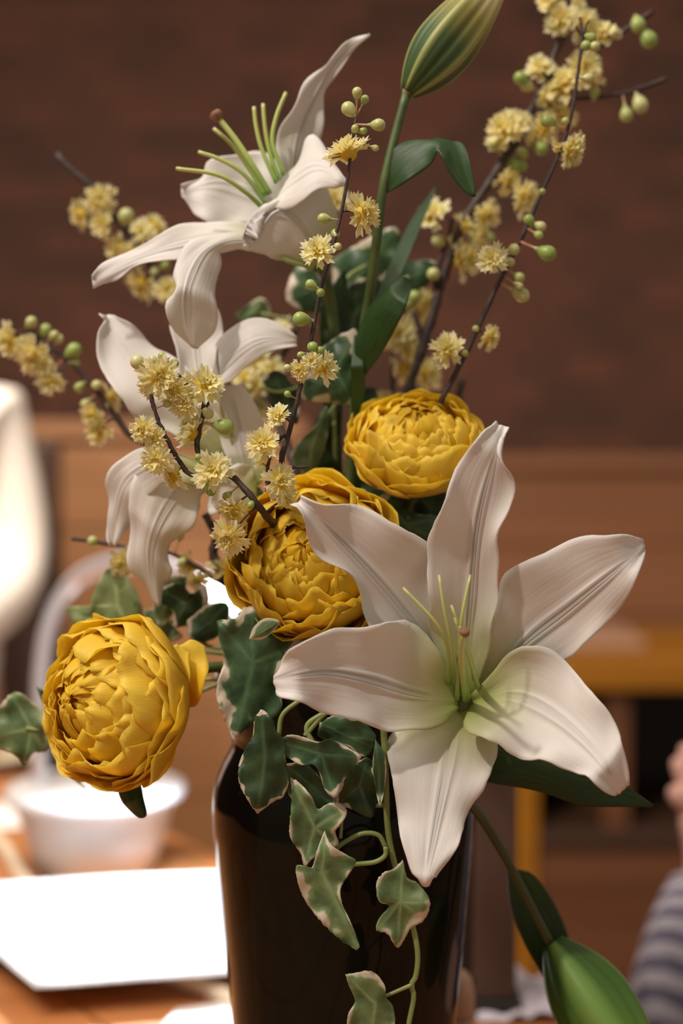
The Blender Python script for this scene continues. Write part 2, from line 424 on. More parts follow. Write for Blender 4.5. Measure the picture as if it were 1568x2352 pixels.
# table of planks
PA = G(100, 1772); PB = G(1200, 2300)
eu = (PB - PA).normalized(); ev = Vector((eu.y, -eu.x, 0))
if ev.x > 0: ev = -ev
tb0 = PA
tbl = thing('plank_table', 'orange-brown wooden plank table carrying the vase and desk lamp', 'table', Vector((PA.x - 0.3, PA.y - 0.6, FLOOR_Z)))
TW = 1.05; npl = 12; LEN = 2.0
for i in range(npl):
    a0 = i * TW / npl; a1 = (i + 1) * TW / npl - 0.003
    poly = [PA + ev * a0, PA + eu * LEN + ev * a0, PA + eu * LEN + ev * a1, PA + ev * a1]
    slab('plank', [(p.x, p.y) for p in poly][::-1], -0.03, 0.0, M_TABLE, tbl, 0.0015)
def quad(a0, a1, u0, u1):
    return [(p.x, p.y) for p in (PA + eu * u0 + ev * a0, PA + eu * u1 + ev * a0, PA + eu * u1 + ev * a1, PA + eu * u0 + ev * a1)][::-1]
for (a, u) in ((0.05, 0.06), (TW - 0.10, 0.06), (0.05, LEN - 0.12), (TW - 0.10, LEN - 0.12)):
    slab('leg', quad(a, a + 0.06, u, u + 0.06), FLOOR_Z, -0.03, M_DARKWOOD, tbl, 0.003)
for a in (0.05, TW - 0.08):
    slab('apron', quad(a, a + 0.025, 0.08, LEN - 0.1), -0.10, -0.03, M_DARKWOOD, tbl)

# ------------------------------------------------------------------ vase
VD = 0.73
VC = Vector((W(790, 1800, VD).x, W(790, 1800, VD).y, 0))
VS = VD / FPX
def vz(py): return W(790, py, VD).z
prof_px = [(1528, 286), (1524, 292), (1534, 296), (1560, 294), (1600, 287), (1640, 274), (1672, 260), (1694, 255), (1715, 260), (1745, 276), (1790, 294), (1835, 301), (1890, 301), (1950, 296), (2050, 287), (2150, 278), (2250, 268), (2350, 258), (2500, 240), (2650, 222), (2720, 214)]
prof = [(r * VS, vz(y)) for (y, r) in prof_px] + [(0.205 * 0 + 205 * VS, 0.002), (196 * VS, 0.0)]
inner = [(196 * VS, 0.012)] + [((r - 14) * VS, vz(y)) for (y, r) in prof_px[::-1][:-1]]
vprof = [(0.004, 0.012)] + inner + prof + [(0.004, 0.0)]
dense = []
pp = catmull([(a, b, 0) for a, b in vprof], 150)
vase = lathe('vase', [(max(p.x, 0.001), p.y) for p in pp], VC, M_VASE, None, seg=96)
OFF['vase'] = Vector((0, 0, 0))
tag(vase, 'glossy near-black flared vase holding the flower arrangement', 'vase')
MOUTH = Vector((VC.x, VC.y, vz(1700)))

# ------------------------------------------------------------------ desk lamp on the table
LD = 1.36
lc = G(222, 2000); lc.z = 0
lam = thing('desk_lamp', 'white desk lamp with bowl-shaped base and arched chrome neck', 'lamp', lc)
ls = lc.y / FPX
lathe('lamp_base', [(0.002, 0.0), (118 * ls, 0.0), (135 * ls, 0.006), (158 * ls, 0.03), (176 * ls, 0.055), (186 * ls, 0.066), (196 * ls, 0.068), (204 * ls, 0.070), (208 * ls, 0.074), (206 * ls, 0.079), (190 * ls, 0.080), (120 * ls, 0.082), (0.002, 0.083)], lc, M_PLASTIC, lam, seg=64)
box('switch', (W(245, 1840, LD).x, lc.y - 0.01, 0.082), (W(285, 1840, LD).x, lc.y + 0.012, 0.088), M_BLACK, lam, 0.002)
arch = [(93, 1846), (91, 1760), (92, 1640), (98, 1530), (118, 1430), (165, 1345), (230, 1302), (310, 1290), (390, 1302), (460, 1334), (530, 1380)]
dA = lc.y + 0.01
pxtube('neck', [(x, y, dA - 0.10 * max(0, (i - 5)) / 5) for i, (x, y) in enumerate(arch)], dA, 19, 24, M_CHROME, lam, n=64, seg=20)
hd = tube('lamp_head', [W(440, 1322, dA - 0.08), W(480, 1342, dA - 0.09), W(540, 1382, dA - 0.10), W(600, 1432, dA - 0.11), W(625, 1456, dA - 0.11)], 24 * ls, 34 * ls, M_CHROME, lam, n=20, seg=24)
led = tube('led_strip', [W(490, 1362, dA - 0.115), W(520, 1374, dA - 0.12), W(548, 1398, dA - 0.125), W(585, 1436, dA - 0.13)], 13 * ls, 13 * ls, M_LED, lam, n=14, seg=12)
led['label'] = 'glowing white light strip'
ll = area_light('desk_lamp_light', W(470, 1440, dA - 0.12), G(330, 2160), 2.6, 0.06, (0.80, 0.88, 1.0), math.radians(100))
ll.parent = lam; ll.location = Vector(ll.location) - off(lam)
cord = [G(-30, 1900, 0.006), G(20, 1960, 0.006), G(70, 2040, 0.006), G(180, 2120, 0.006), G(330, 2215, 0.006), G(420, 2250, 0.006), G(500, 2280, 0.006), G(580, 2320, 0.006)]
tag(tube('power_cord', cord, 0.0065, 0.0065, M_CORD, None, n=40, seg=10), 'cream power cord running under the white paper', 'cord')

# papers
def sheet(name, corners, z, mat, label, cat='paper', th=0.001, curl=0.0, n=10):
    vs, fs, uvs = [], [], []
    c = [G(x, y, z) for x, y in corners]
    for j in range(n + 1):
        for i in range(n + 1):
            u, v = i / n, j / n
            p = c[0].lerp(c[1], u).lerp(c[3].lerp(c[2], u), v)
            p.z = z + curl * (noise.noise(Vector((u * 2.1, v * 2.3, z * 90))))
            vs.append(p); uvs.append((u, v))
    for j in range(n):
        for i in range(n):
            a = j * (n + 1) + i
            fs.append((a, a + 1, a + n + 2, a + n + 1))
    o = mk(name, vs, fs, mat, None, uvs, solid=th)
    return tag(o, label, cat)
fold = slab('black_slab', [(p.x, p.y) for p in (G(78, 2228, 0.016), G(620, 2198, 0.016), G(640, 2030, 0.016), G(-60, 2040, 0.016), G(-110, 2150, 0.016))], 0.013, 0.019, M_BLACK, None, 0.001)  # black slab put in as the shadow below the raised sheet
fold.location.z = -0.0
tag(fold, 'thin black slab added as the shadow under the printed white sheet', 'shadow slab')
sheet('printed_sheet', [(82, 2268), (640, 2228), (560, 2002), (-170, 2040)], 0.0225, M_PRINT, 'large printed white sheet brightly lit by the desk lamp', curl=0.002)
sheet('paper_sheet', [(-120, 1905), (60, 1900), (300, 1815), (130, 1778)], 0.002, M_PAPER, 'white sheet lying behind the bowl-shaped lamp base', curl=0.001)
sheet('paper_sheet', [(330, 2420), (560, 2425), (560, 2300), (405, 2318)], 0.003, M_PAPER, 'white sheet at the bottom edge beside the vase', curl=0.003)
# crumpled tissue behind the lower lily bud
tv, tf = [], []
tcn = G(1222, 2300)
nn = 22
for j in range(nn):
    for i in range(nn):
        u = i / (nn - 1) - 0.5; v = j / (nn - 1) - 0.5
        h = 0.004 + 0.022 * abs(noise.noise(Vector((u * 4, v * 4, 3.3)))) * (1 - (2 * max(abs(u), abs(v))) ** 4) + 0.006 * noise.noise(Vector((u * 9, v * 9, 1)))
        tv.append(Vector((tcn.x + u * 0.085, tcn.y + v * 0.075, max(0.001, h))))
for j in range(nn - 1):
    for i in range(nn - 1):
        a = j * nn + i; tf.append((a, a + 1, a + nn + 1, a + nn))
tis = mk('crumpled_tissue', tv, tf, simple('tissue', (0.62, 0.58, 0.66), rough=0.9), None, smooth=False, solid=0.0008)
tag(tis, 'crumpled pale tissue on the table behind the drooping green bud', 'tissue')
# saucer at the far left
sc = G(20, 1748)
tag(lathe('saucer', [(0.002, 0.0), (0.03, 0.0), (0.05, 0.008), (0.062, 0.014), (0.063, 0.016), (0.05, 0.012), (0.002, 0.006)], Vector((sc.x - 0.02, sc.y - 0.01, 0.0)), simple('cream_ceramic', (0.78, 0.70, 0.52), rough=0.3)), 'cream saucer at the far left end of the table', 'saucer')

# upright menu stand behind the vase
ms = thing('menu_stand', 'dark brown upright menu stand behind the right side of the vase', 'menu stand', G(1140, 2332))
mp0 = G(1140, 2332)
md = mp0.y
def mx(px, d): return W(px, 2000, d).x
mzt = W(1140, 1770, md).z
box('panel', (mx(1096, md), md, 0.012), (mx(1192, md), md + 0.008, mzt), M_STAND, ms, 0.001)
box('side_panel', (mx(1050, md), md + 0.006, 0.012), (mx(1094, md), md + 0.030, mzt), M_BLACK, ms, 0.001)
box('base', (mx(1040, md), md - 0.008, 0.0), (mx(1205, md), md + 0.045, 0.012), M_BLACK, ms, 0.002)
# beige rounded container
bc = G(1052, 2490); bc = Vector((W(1052, 2300, 0.84).x, W(1052, 2300, 0.84).y, 0))
bs = 0.84 / FPX
zt2 = W(1052, 2226, 0.84).z
dsp = thing('rounded_dispenser', 'small beige rounded-top container beside the vase foot', 'container', bc)
lathe('body', [(0.001, 0.0), (34 * bs, 0.0), (37 * bs, 0.003), (37 * bs, zt2 - 0.030), (36 * bs, zt2 - 0.0285), (0.001, zt2 - 0.028)], bc, M_BEIGE, dsp, seg=32)
lathe('lid', [(0.001, zt2 - 0.0275), (36 * bs, zt2 - 0.0272), (38 * bs, zt2 - 0.025), (37 * bs, zt2 - 0.013), (30 * bs, zt2 - 0.005), (18 * bs, zt2 - 0.001), (0.001, zt2)], bc, M_BEIGE, dsp, seg=32)

# ------------------------------------------------------------------ people at the edges of the picture
def skinned(name, nodes, edges, mat, parent, sub=2, root=0):
    b = off(parent)
    me = bpy.data.meshes.new(name)
    me.from_pydata([tuple(Vector(p) - b) for p, r in nodes], edges, [])
    me.materials.append(mat)
    o = bpy.data.objects.new(name, me); C.objects.link(o); o.parent = parent
    sm = o.modifiers.new('skin', 'SKIN'); sm.use_smooth_shade = True
    me.skin_vertices[0].data
    for i, (p, r) in enumerate(nodes):
        rr = r if isinstance(r, tuple) else (r, r)
        me.skin_vertices[0].data[i].radius = rr
        me.skin_vertices[0].data[i].use_root = (i == root)
    ss = o.modifiers.new('subdiv', 'SUBSURF'); ss.levels = sub; ss.render_levels = sub
    OFF[o.name] = b
    return o
# left: seated person, shoulder and sleeve in view
PD = 1.80
def wp(px, py, dd=0.0):
    p = W(px, py, PD + dd); return p
pl = thing('person', 'person in a cream knit top sitting at the left edge', 'person', Vector((wp(-250, 1500).x, wp(-250, 1500).y, FLOOR_Z)))
cx = -260
nodes = [(wp(cx, 1720), 0.15), (wp(cx, 1450), 0.135), (wp(cx, 1150), 0.15), (wp(cx, 960), 0.12), (wp(cx, 830), 0.055), (wp(cx + 10, 740), 0.06), (wp(cx + 20, 620), 0.095), (wp(cx + 20, 500), 0.085),
         (wp(-40, 985, -0.0), 0.062), (wp(5, 1210, 0.02), 0.056), (wp(15, 1345, 0.0), 0.046), (wp(-150, 1470, -0.16), 0.033), (wp(-200, 1490, -0.22), 0.03),
         (wp(cx - 200, 990), 0.065), (wp(cx - 260, 1210, 0.02), 0.055), (wp(cx - 270, 1430, -0.02), 0.044), (wp(cx - 160, 1560, -0.22), 0.033), (wp(cx - 100, 1580, -0.30), 0.03),
         (Vector((wp(cx + 130, 1790).x, wp(cx, 1790).y, -0.19)), 0.10), (Vector((wp(cx + 150, 1800).x, wp(cx + 150, 1800, -0.30).y, -0.24)), 0.08), (Vector((wp(cx + 150, 1800).x, wp(cx + 150, 1800, -0.30).y, -0.48)), 0.055), (Vector((wp(cx + 150, 1800).x, wp(cx + 150, 1800, -0.28).y, -0.68)), 0.04),
         (Vector((wp(cx - 130, 1790).x, wp(cx, 1790).y, -0.19)), 0.10), (Vector((wp(cx - 120, 1800).x, wp(cx - 120, 1800, -0.30).y, -0.24)), 0.08), (Vector((wp(cx - 120, 1800).x, wp(cx - 120, 1800, -0.30).y, -0.48)), 0.055), (Vector((wp(cx - 120, 1800).x, wp(cx - 120, 1800, -0.28).y, -0.68)), 0.04)]
edges = [(0, 1), (1, 2), (2, 3), (3, 4), (4, 5), (5, 6), (6, 7), (3, 8), (8, 9), (9, 10), (10, 11), (11, 12), (3, 13), (13, 14), (14, 15), (15, 16), (16, 17), (0, 18), (18, 19), (19, 20), (20, 21), (0, 22), (22, 23), (23, 24), (24, 25)]
skinned('body', nodes, edges, M_SKIN, pl)
cn = [(p, (r + 0.012)) for p, r in nodes]
skinned('knit_top', [cn[0], cn[1], cn[2], cn[3], (wp(cx, 860), 0.075), cn[8], cn[9], (wp(16, 1345, 0.0), 0.058), (wp(-130, 1455, -0.14), 0.046), cn[13], cn[14], (wp(cx - 272, 1400, 0.0), 0.060)],
        [(0, 1), (1, 2), (2, 3), (3, 4), (3, 5), (5, 6), (6, 7), (7, 8), (3, 9), (9, 10), (10, 11)], M_CREAM, pl)
skinned('trousers', [(wp(cx, 1700), 0.168), cn[18], cn[19], cn[20], cn[22], cn[23], cn[24]], [(0, 1), (1, 2), (2, 3), (0, 4), (4, 5), (5, 6)], M_BROWN, pl)
skinned('hair', [(wp(cx + 20, 480, 0.02), 0.10), (wp(cx + 20, 600, 0.05), 0.115), (wp(cx + 60, 700, 0.06), 0.09), (wp(cx + 150, 760, 0.04), 0.05)], [(0, 1), (1, 2), (2, 3)], M_HAIR, pl)
# chair behind that person
ch = thing('chair', 'dark wooden chair behind the person in cream', 'chair', Vector((wp(-250, 1500).x, wp(-250, 1500, 0.25).y, FLOOR_Z)))
yb = wp(0, 1500, 0.26).y
cx0 = wp(-420, 1500, 0.26).x; cx1 = wp(138, 1500, 0.26).x
zt3 = wp(0, 1010, 0.26).z; zs = -0.27
box('back_cushion', (cx0 + 0.03, yb - 0.03, zs + 0.1), (cx1 - 0.03, yb + 0.02, zt3 - 0.03), simple('plum_brown_upholstery', (0.19, 0.125, 0.11), rough=0.9), ch, 0.015)
for xx in (cx0, cx1 - 0.035):
    box('rear_post', (xx, yb - 0.005, FLOOR_Z), (xx + 0.035, yb + 0.03, zt3), M_DARKWOOD, ch, 0.008)
    box('front_leg', (xx, yb - 0.42, FLOOR_Z), (xx + 0.035, yb - 0.385, zs), M_DARKWOOD, ch, 0.004)
box('seat', (cx0, yb - 0.43, zs), (cx1, yb, zs + 0.03), M_DARKWOOD, ch, 0.006)
# right: person with a striped sleeve, forearm raised, hand at the edge
PD = 1.14
pr = thing('person', 'person in a grey-blue striped shirt at the right edge', 'person', Vector((wp(2150, 1500, 0.25).x, wp(2150, 1500, 0.25).y, FLOOR_Z)))
hand = [(wp(1640, 1905), 0.026), (wp(1622, 1850), (0.030, 0.022)), (wp(1604, 1795), (0.032, 0.018))]
nodes = [(wp(2150, 2600, 0.25), 0.15), (wp(2150, 2100, 0.25), 0.14), (wp(2130, 1500, 0.25), 0.155), (wp(2100, 1150, 0.25), 0.12), (wp(2080, 900, 0.22), 0.055), (wp(2060, 780, 0.2), 0.06), (wp(2040, 600, 0.2), 0.095), (wp(2040, 400, 0.2), 0.085),
         (wp(1880, 1300, 0.2), 0.06), (wp(1880, 1900, 0.15), 0.052), (wp(1560, 2440, 0.03), 0.048), (wp(1610, 2200, 0.0), 0.043), (wp(1668, 2010, 0.0), 0.030)] + hand[1:]
edges = [(0, 1), (1, 2), (2, 3), (3, 4), (4, 5), (5, 6), (6, 7), (3, 8), (8, 9), (9, 10), (10, 11), (11, 12), (12, 13), (13, 14)]
fing = [((1578, 1795), (1562, 1762), (1560, 1735)), ((1590, 1775), (1580, 1735), (1578, 1705)), ((1608, 1768), (1606, 1725), (1606, 1695)), ((1626, 1775), (1634, 1735), (1638, 1708))]
for f in fing:
    i0 = len(nodes)
    for (x, y), r in zip(f, (0.0095, 0.0085, 0.007)):
        nodes.append((wp(x, y, -0.004), r))
    edges += [(14, i0), (i0, i0 + 1), (i0 + 1, i0 + 2)]
i0 = len(nodes)
for (x, y), r in zip(((1588, 1848), (1560, 1828), (1548, 1800)), (0.012, 0.0105, 0.009)):
    nodes.append((wp(x, y, -0.012), r))
edges += [(13, i0), (i0, i0 + 1), (i0 + 1, i0 + 2)]
for sgn in (1,):
    i0 = len(nodes)
    nodes += [(wp(2250, 2750, 0.2), 0.10), (wp(2100, 2750, -0.15), 0.08), (wp(2100, 3300, -0.15), 0.055), (wp(2400, 2750, 0.25), 0.10), (wp(2350, 2750, -0.1), 0.08), (wp(2350, 3300, -0.1), 0.055)]
    edges += [(0, i0), (i0, i0 + 1), (i0 + 1, i0 + 2), (0, i0 + 3), (i0 + 3, i0 + 4), (i0 + 4, i0 + 5)]
skinned('body', nodes, edges, M_SKIN, pr)
cn = [(p, ((r if not isinstance(r, tuple) else r[0]) + 0.012)) for p, r in nodes]
skinned('striped_shirt', [cn[0], cn[1], cn[2], cn[3], cn[8], cn[9], (cn[10][0], 0.062), (cn[11][0], 0.056), (wp(1662, 2050), 0.048), (wp(1668, 2025), 0.040)], [(0, 1), (1, 2), (2, 3), (3, 4), (4, 5), (5, 6), (6, 7), (7, 8), (8, 9)], M_STRIPE, pr)
skinned('hair', [(wp(2040, 380, 0.24), 0.10), (wp(2050, 560, 0.28), 0.11), (wp(2060, 720, 0.28), 0.08)], [(0, 1), (1, 2)], M_HAIR, pr)

# ------------------------------------------------------------------ flower builders
US = [-1, -0.9, -0.78, -0.64, -0.5, -0.37, -0.26, -0.18, -0.13, -0.09, -0.05, 0.0, 0.05, 0.09, 0.13, 0.18, 0.26, 0.37, 0.5, 0.64, 0.78, 0.9, 1]
def lerp_list(l, t):
    x = t * (len(l) - 1); i = min(int(x), len(l) - 2); f = x - i
    return l[i] * (1 - f) + l[i + 1] * f
def petal(name, mid, left, right, D, dm, mat, parent, cl=(0, 0), cr=(0, 0), ruffle=0.0, freq=4.0, groove=0.0, nv=44, us=US, ripple=None, solid=0.0006, seed=0, gspan=(0.15, 0.9), puff=0.0):
    """Sheet spanned by a mid line and two edges. mid/left/right: pixel polylines base->tip; dm: depths in mm (relative to D) along
    the mid line; cl, cr: depth offsets in mm of the edges along the length."""
    m = catmull([(x, y, 0) for x, y in mid], nv); l = catmull([(x, y, 0) for x, y in left], nv); r = catmull([(x, y, 0) for x, y in right], nv)
    dms = [v[0] for v in catmull([(a, 0, 0) for a in dm], nv)] if len(dm) > 2 else [lerp_list(dm, i / (nv - 1)) for i in range(nv)]
    P = []; uv = []
    for j in range(nv):
        t = j / (nv - 1)
        d = dms[j]
        A = W(l[j].x, l[j].y, D + (d + lerp_list(cl, t)) / 1000); B = W(r[j].x, r[j].y, D + (d + lerp_list(cr, t)) / 1000); Mm = W(m[j].x, m[j].y, D + d / 1000)
        row = []
        rp = (0.05 if groove else 0.0) if ripple is None else ripple
        for u in us:
            sh = rp * min(1, t / 0.3) * (1 - t ** 6) * (abs(u) ** 3) * (noise.noise(Vector((t * 9.0, 2.0 if u > 0 else -2.0, seed + 4.4))) + 0.5 * noise.noise(Vector((t * 20.0, 3.0 if u > 0 else -3.0, seed))))
            uu = u * (1 + sh)
            row.append(Mm + (B - A) * (uu / 2) + ((A + B) / 2 - Mm) * (uu * uu))
            uv.append((u * 0.5 + 0.5, t))
        P.append(row)
    nu = len(us)
    out = []
    for j in range(nv):
        t = j / (nv - 1)
        env = min(1, t / 0.25) ** 1.2
        g = 0.0
        if gspan[0] < t < gspan[1]:
            s = (t - gspan[0]) / (gspan[1] - gspan[0]); g = math.sin(math.pi * s) ** 0.6
        for i, u in enumerate(us):
            du = P[j][min(i + 1, nu - 1)] - P[j][max(i - 1, 0)]; dv = P[min(j + 1, nv - 1)][i] - P[max(j - 1, 0)][i]
            n = du.cross(dv); n = n.normalized() if n.length > 1e-12 else Vector((0, -1, 0))
            if n.y > 0: n = -n          # towards the camera side
            h = 0.0
            au = abs(u)
            if ruffle:
                ph = seed * 1.7 + (0.9 if u > 0 else 0)
                h += 1.25 * ruffle * (au ** 1.9) * env * (math.sin(2 * math.pi * freq * t + ph) * 0.7 + 0.7 * noise.noise(Vector((t * freq * 2.3, u * 1.5, seed))))
                h += ruffle * (0.15 + 0.45 * au) * noise.noise(Vector((t * 6.5, u * 2.2, seed + 9.3)))
            if groove:
                h += groove * g * (math.exp(-((au - 0.10) / 0.035) ** 2) + 0.8 * math.exp(-(u / 0.03) ** 2) - 0.9 * math.exp(-((au - 0.05) / 0.025) ** 2) - 0.5 * math.exp(-((au - 0.17) / 0.05) ** 2))
            if puff:
                h += puff * (1 - u * u) * env
            out.append(P[j][i] + n * h)
    fs = []
    for j in range(nv - 1):
        for i in range(nu - 1):
            a = j * nu + i; fs.append((a, a + 1, a + nu + 1, a + nu))
    return mk(name, out, fs, mat, parent, uv, solid=solid)

def filament(name, pts, D, r0, r1, parent, head=None):
    """pts (px, py, mm)."""
    n = 18
    path = catmull([W(x, y, D + d / 1000) for x, y, d in pts], n)
    s = D / FPX
    v, f = tube_geo(path, [(r0 + (r1 - r0) * i / (n - 1)) * s for i in range(n)], 8)
    uv = [(k / 8, i / (n - 1)) for i in range(n) for k in range(8)]
    o = mk(name, v, f, M_FIL, parent, uv)
    if head:
        ax = (path[-1] - path[-3]).normalized(); r = head * s
        vs, fs = lathe_geo([(0.2 * r, -0.9 * r), (0.7 * r, -0.6 * r), (1.0 * r, 0.0), (0.95 * r, 0.45 * r), (0.6 * r, 0.75 * r), (0.1 * r, 0.8 * r)], path[-1] + ax * 0.4 * r, ax, 12)
        vs = [p + Vector((0, 0, 1)) * 0.12 * r * noise.noise(p * 900) for p in vs]
        fs.append(tuple(range(12))[::-1]); fs.append(tuple(range(60, 72)))
        mk('stigma', vs, fs, M_STIG, o)
    return o

def ranunculus(root, cpx, cpy, d, R, axis, seed, flat=0.8, layers=None, skip=None):
    rnd = random.Random(seed)
    ax = Vector(axis).normalized(); a = ax.cross(Vector((0, 0, 1))); a = a.normalized() if a.length > 0.05 else Vector((1, 0, 0)); b = ax.cross(a)
    ctr = W(cpx, cpy, d)
    # (petals, radius, rim polar angle deg, flare, half width deg, ruffle)
    layers = layers or [(3, 0.13, 6, 0.02, 75, 0.06), (4, 0.25, 11, 0.02, 62, 0.08), (5, 0.38, 19, 0.02, 56, 0.08), (6, 0.50, 26, 0.02, 50, 0.09), (7, 0.62, 33, 0.03, 46, 0.09),
              (7, 0.72, 40, 0.04, 46, 0.09), (8, 0.81, 49, 0.05, 44, 0.09), (8, 0.89, 59, 0.07, 44, 0.09), (8, 0.95, 70, 0.08, 46, 0.09), (8, 1.0, 84, 0.08, 50, 0.07)]
    nu, nv = 17, 15
    for li, (cnt, rr, th_end, flare, hw, ruf) in enumerate(layers):
        ph0 = rnd.uniform(0, 6.28)
        for q in range(cnt):
            phi = ph0 + 2 * math.pi * q / cnt + rnd.uniform(-0.2, 0.2)
            te = math.radians(th_end + rnd.uniform(-11, 11)); hwq = math.radians(hw * rnd.uniform(0.85, 1.15)); fl = flare + rnd.uniform(-0.05, 0.06); rq = rr * rnd.uniform(0.95, 1.05)
            sd = rnd.uniform(0, 90)
            rho = min(0.98, rr * math.sin(te)); up = R * flat * max(0.0, 0.86 * math.sqrt(1 - rho * rho) - rr * math.cos(te)) * (1 - rr ** 3) * rnd.uniform(0.85, 1.1)
            vs, uv = [], []
            for j in range(nv):
                v = j / (nv - 1)
                for i in range(nu):
                    u = 2 * i / (nu - 1) - 1
                    ve = v * (1 - 0.15 * abs(u) ** 2.5 + 0.07 * noise.noise(Vector((u * 2.6, sd, 0.3))) + 0.035 * noise.noise(Vector((u * 8.0, sd, 5.3))))
                    th = math.radians(158) + (te - math.radians(158)) * ve
                    wv = math.sin(math.pi * min(1, 0.12 + 0.62 * v)) ** 0.7
                    az = phi + u * hwq * wv
                    r = R * rq * (1 + fl * v ** 3 + ruf * 1.2 * v * v * noise.noise(Vector((u * 2.4, v * 2.0, sd))) + ruf * 0.35 * v ** 4 * noise.noise(Vector((u * 6.0, v * 2.0, sd + 7))) + 0.05 * v * math.sin(u * 5 + sd) * v)
                    r *= 1 + 0.018 * (u if q % 2 else -u)
                    p = ctr + (a * math.cos(az) + b * math.sin(az)) * (r * math.sin(th)) + ax * (r * math.cos(th) * flat + up)
                    vs.append(p); uv.append((i / (nu - 1), min(1, v * (0.55 + 0.45 * rr + 0.1))))
            fs = [(j * nu + i, j * nu + i + 1, (j + 1) * nu + i + 1, (j + 1) * nu + i) for j in range(nv - 1) for i in range(nu - 1)]
            mk('petal', vs, fs, M_RAN, root, uv, solid=0.00022)

def bud_mesh(name, base, center, r, parent):
    """A pear-shaped bud of radius r around center on a thin stalk rising from base."""
    ax = (center - base); L = ax.length
    if L < r * 1.05:
        ax = (ax.normalized() if L > 1e-6 else Vector((0, 0, 1))); base = center - ax * r * 1.6; L = r * 1.6
    ax = ax.normalized(); seg = 10
    sr = min(r * 0.16, 0.0006)
    neck = max(0.0, L - 1.9 * r)
    pr = [(sr * 1.5, 0.0), (sr, neck * 0.5), (sr, neck), (0.34 * r, L - 1.35 * r), (0.70 * r, L - 0.85 * r), (0.95 * r, L - 0.3 * r), (1.0 * r, L + 0.1 * r), (0.86 * r, L + 0.55 * r), (0.5 * r, L + 0.9 * r), (0.08 * r, L + 1.02 * r)]
    v, f = lathe_geo(pr, base, ax, seg)
    f.append(tuple(range(seg))[::-1]); f.append(tuple(range((len(pr) - 1) * seg, len(pr) * seg)))
    vv = [0, 0.12, 0.25, 0.45, 0.6, 0.7, 0.8, 0.9, 0.95, 1.0]
    uv = [(k / seg, vv[i]) for i in range(len(pr)) for k in range(seg)]
    return mk(name, v, f, M_BUD, parent, uv)

# blossom template meshes: three ruffled rings of notched petals around a yellow heart
def blossom_template(seed):
    rnd = random.Random(seed)
    vs, fs, at = [], [], []
    for (cnt, ln, tilt, z0, wd) in ((9, 1.0, 12, 0.0, 0.42), (9, 0.92, 34, 0.08, 0.38), (8, 0.78, 56, 0.14, 0.36), (6, 0.55, 74, 0.16, 0.30)):
        p0 = rnd.uniform(0, 6)
        for q in range(cnt):
            ph = p0 + 2 * math.pi * q / cnt + rnd.uniform(-0.15, 0.15); tl = math.radians(tilt + rnd.uniform(-14, 14)); l = ln * rnd.uniform(0.85, 1.12)
            base = len(vs)
            for j in range(4):
                v = j / 3
                for i in range(5):
                    u = i / 2 - 1
                    w_ = wd * (0.25 + 0.95 * v) * 0.5
                    tip = 0.10 * math.cos(u * 6.0) * (1 if j == 3 else 0) - 0.10 * u * u * v
                    x = 0.1 + (l - 0.1) * (v + tip); y = u * w_
                    z = 0.10 * v * v * math.sin(u * 4 + q) + 0.08 * u * u * v + rnd.uniform(-0.03, 0.03) * v
                    X = x * math.cos(tl) - z * math.sin(tl); Z = x * math.sin(tl) + z * math.cos(tl) + z0 - 0.12 * v * v
                    vs.append(Vector((X * math.cos(ph) - y * math.sin(ph), X * math.sin(ph) + y * math.cos(ph), Z))); at.append(v * (0.6 + 0.4 * ln))
            for j in range(3):
                for i in range(4):
                    a = base + j * 5 + i; fs.append((a, a + 1, a + 6, a + 5))
    base = len(vs)
    hv, hf = lathe_geo([(0.05, -0.28), (0.22, -0.2), (0.34, 0.0), (0.34, 0.22), (0.2, 0.42), (0.03, 0.48)], Vector((0, 0, 0)), seg=9)
    vs += [p * (1 + 0.15 * noise.noise(p * 6)) for p in hv]; at += [0.05] * len(hv); fs += [tuple(i + base for i in f) for f in hf]
    me = bpy.data.meshes.new('blossom'); me.from_pydata([tuple(v) for v in vs], [], fs)
    at_ = me.attributes.new('edge', 'FLOAT', 'POINT'); at_.data.foreach_set('value', at)
    me.polygons.foreach_set('use_smooth', [True] * len(me.polygons))
    me.materials.append(M_BLOS)
    return me
BLOS = [blossom_template(i + 3) for i in range(5)]
BR = random.Random(41)
def blossom(parent, pos, r, axis):
    o = bpy.data.objects.new('blossom', BR.choice(BLOS)); C.objects.link(o); o.parent = parent
    o.location = pos - off(parent)
    q = axis.to_track_quat('Z', 'Y') @ Matrix.Rotation(BR.uniform(0, 6.28), 3, 'Z').to_quaternion()
    o.rotation_mode = 'QUATERNION'; o.rotation_quaternion = q
    o.scale = (r, r, r * 0.95)
    return o
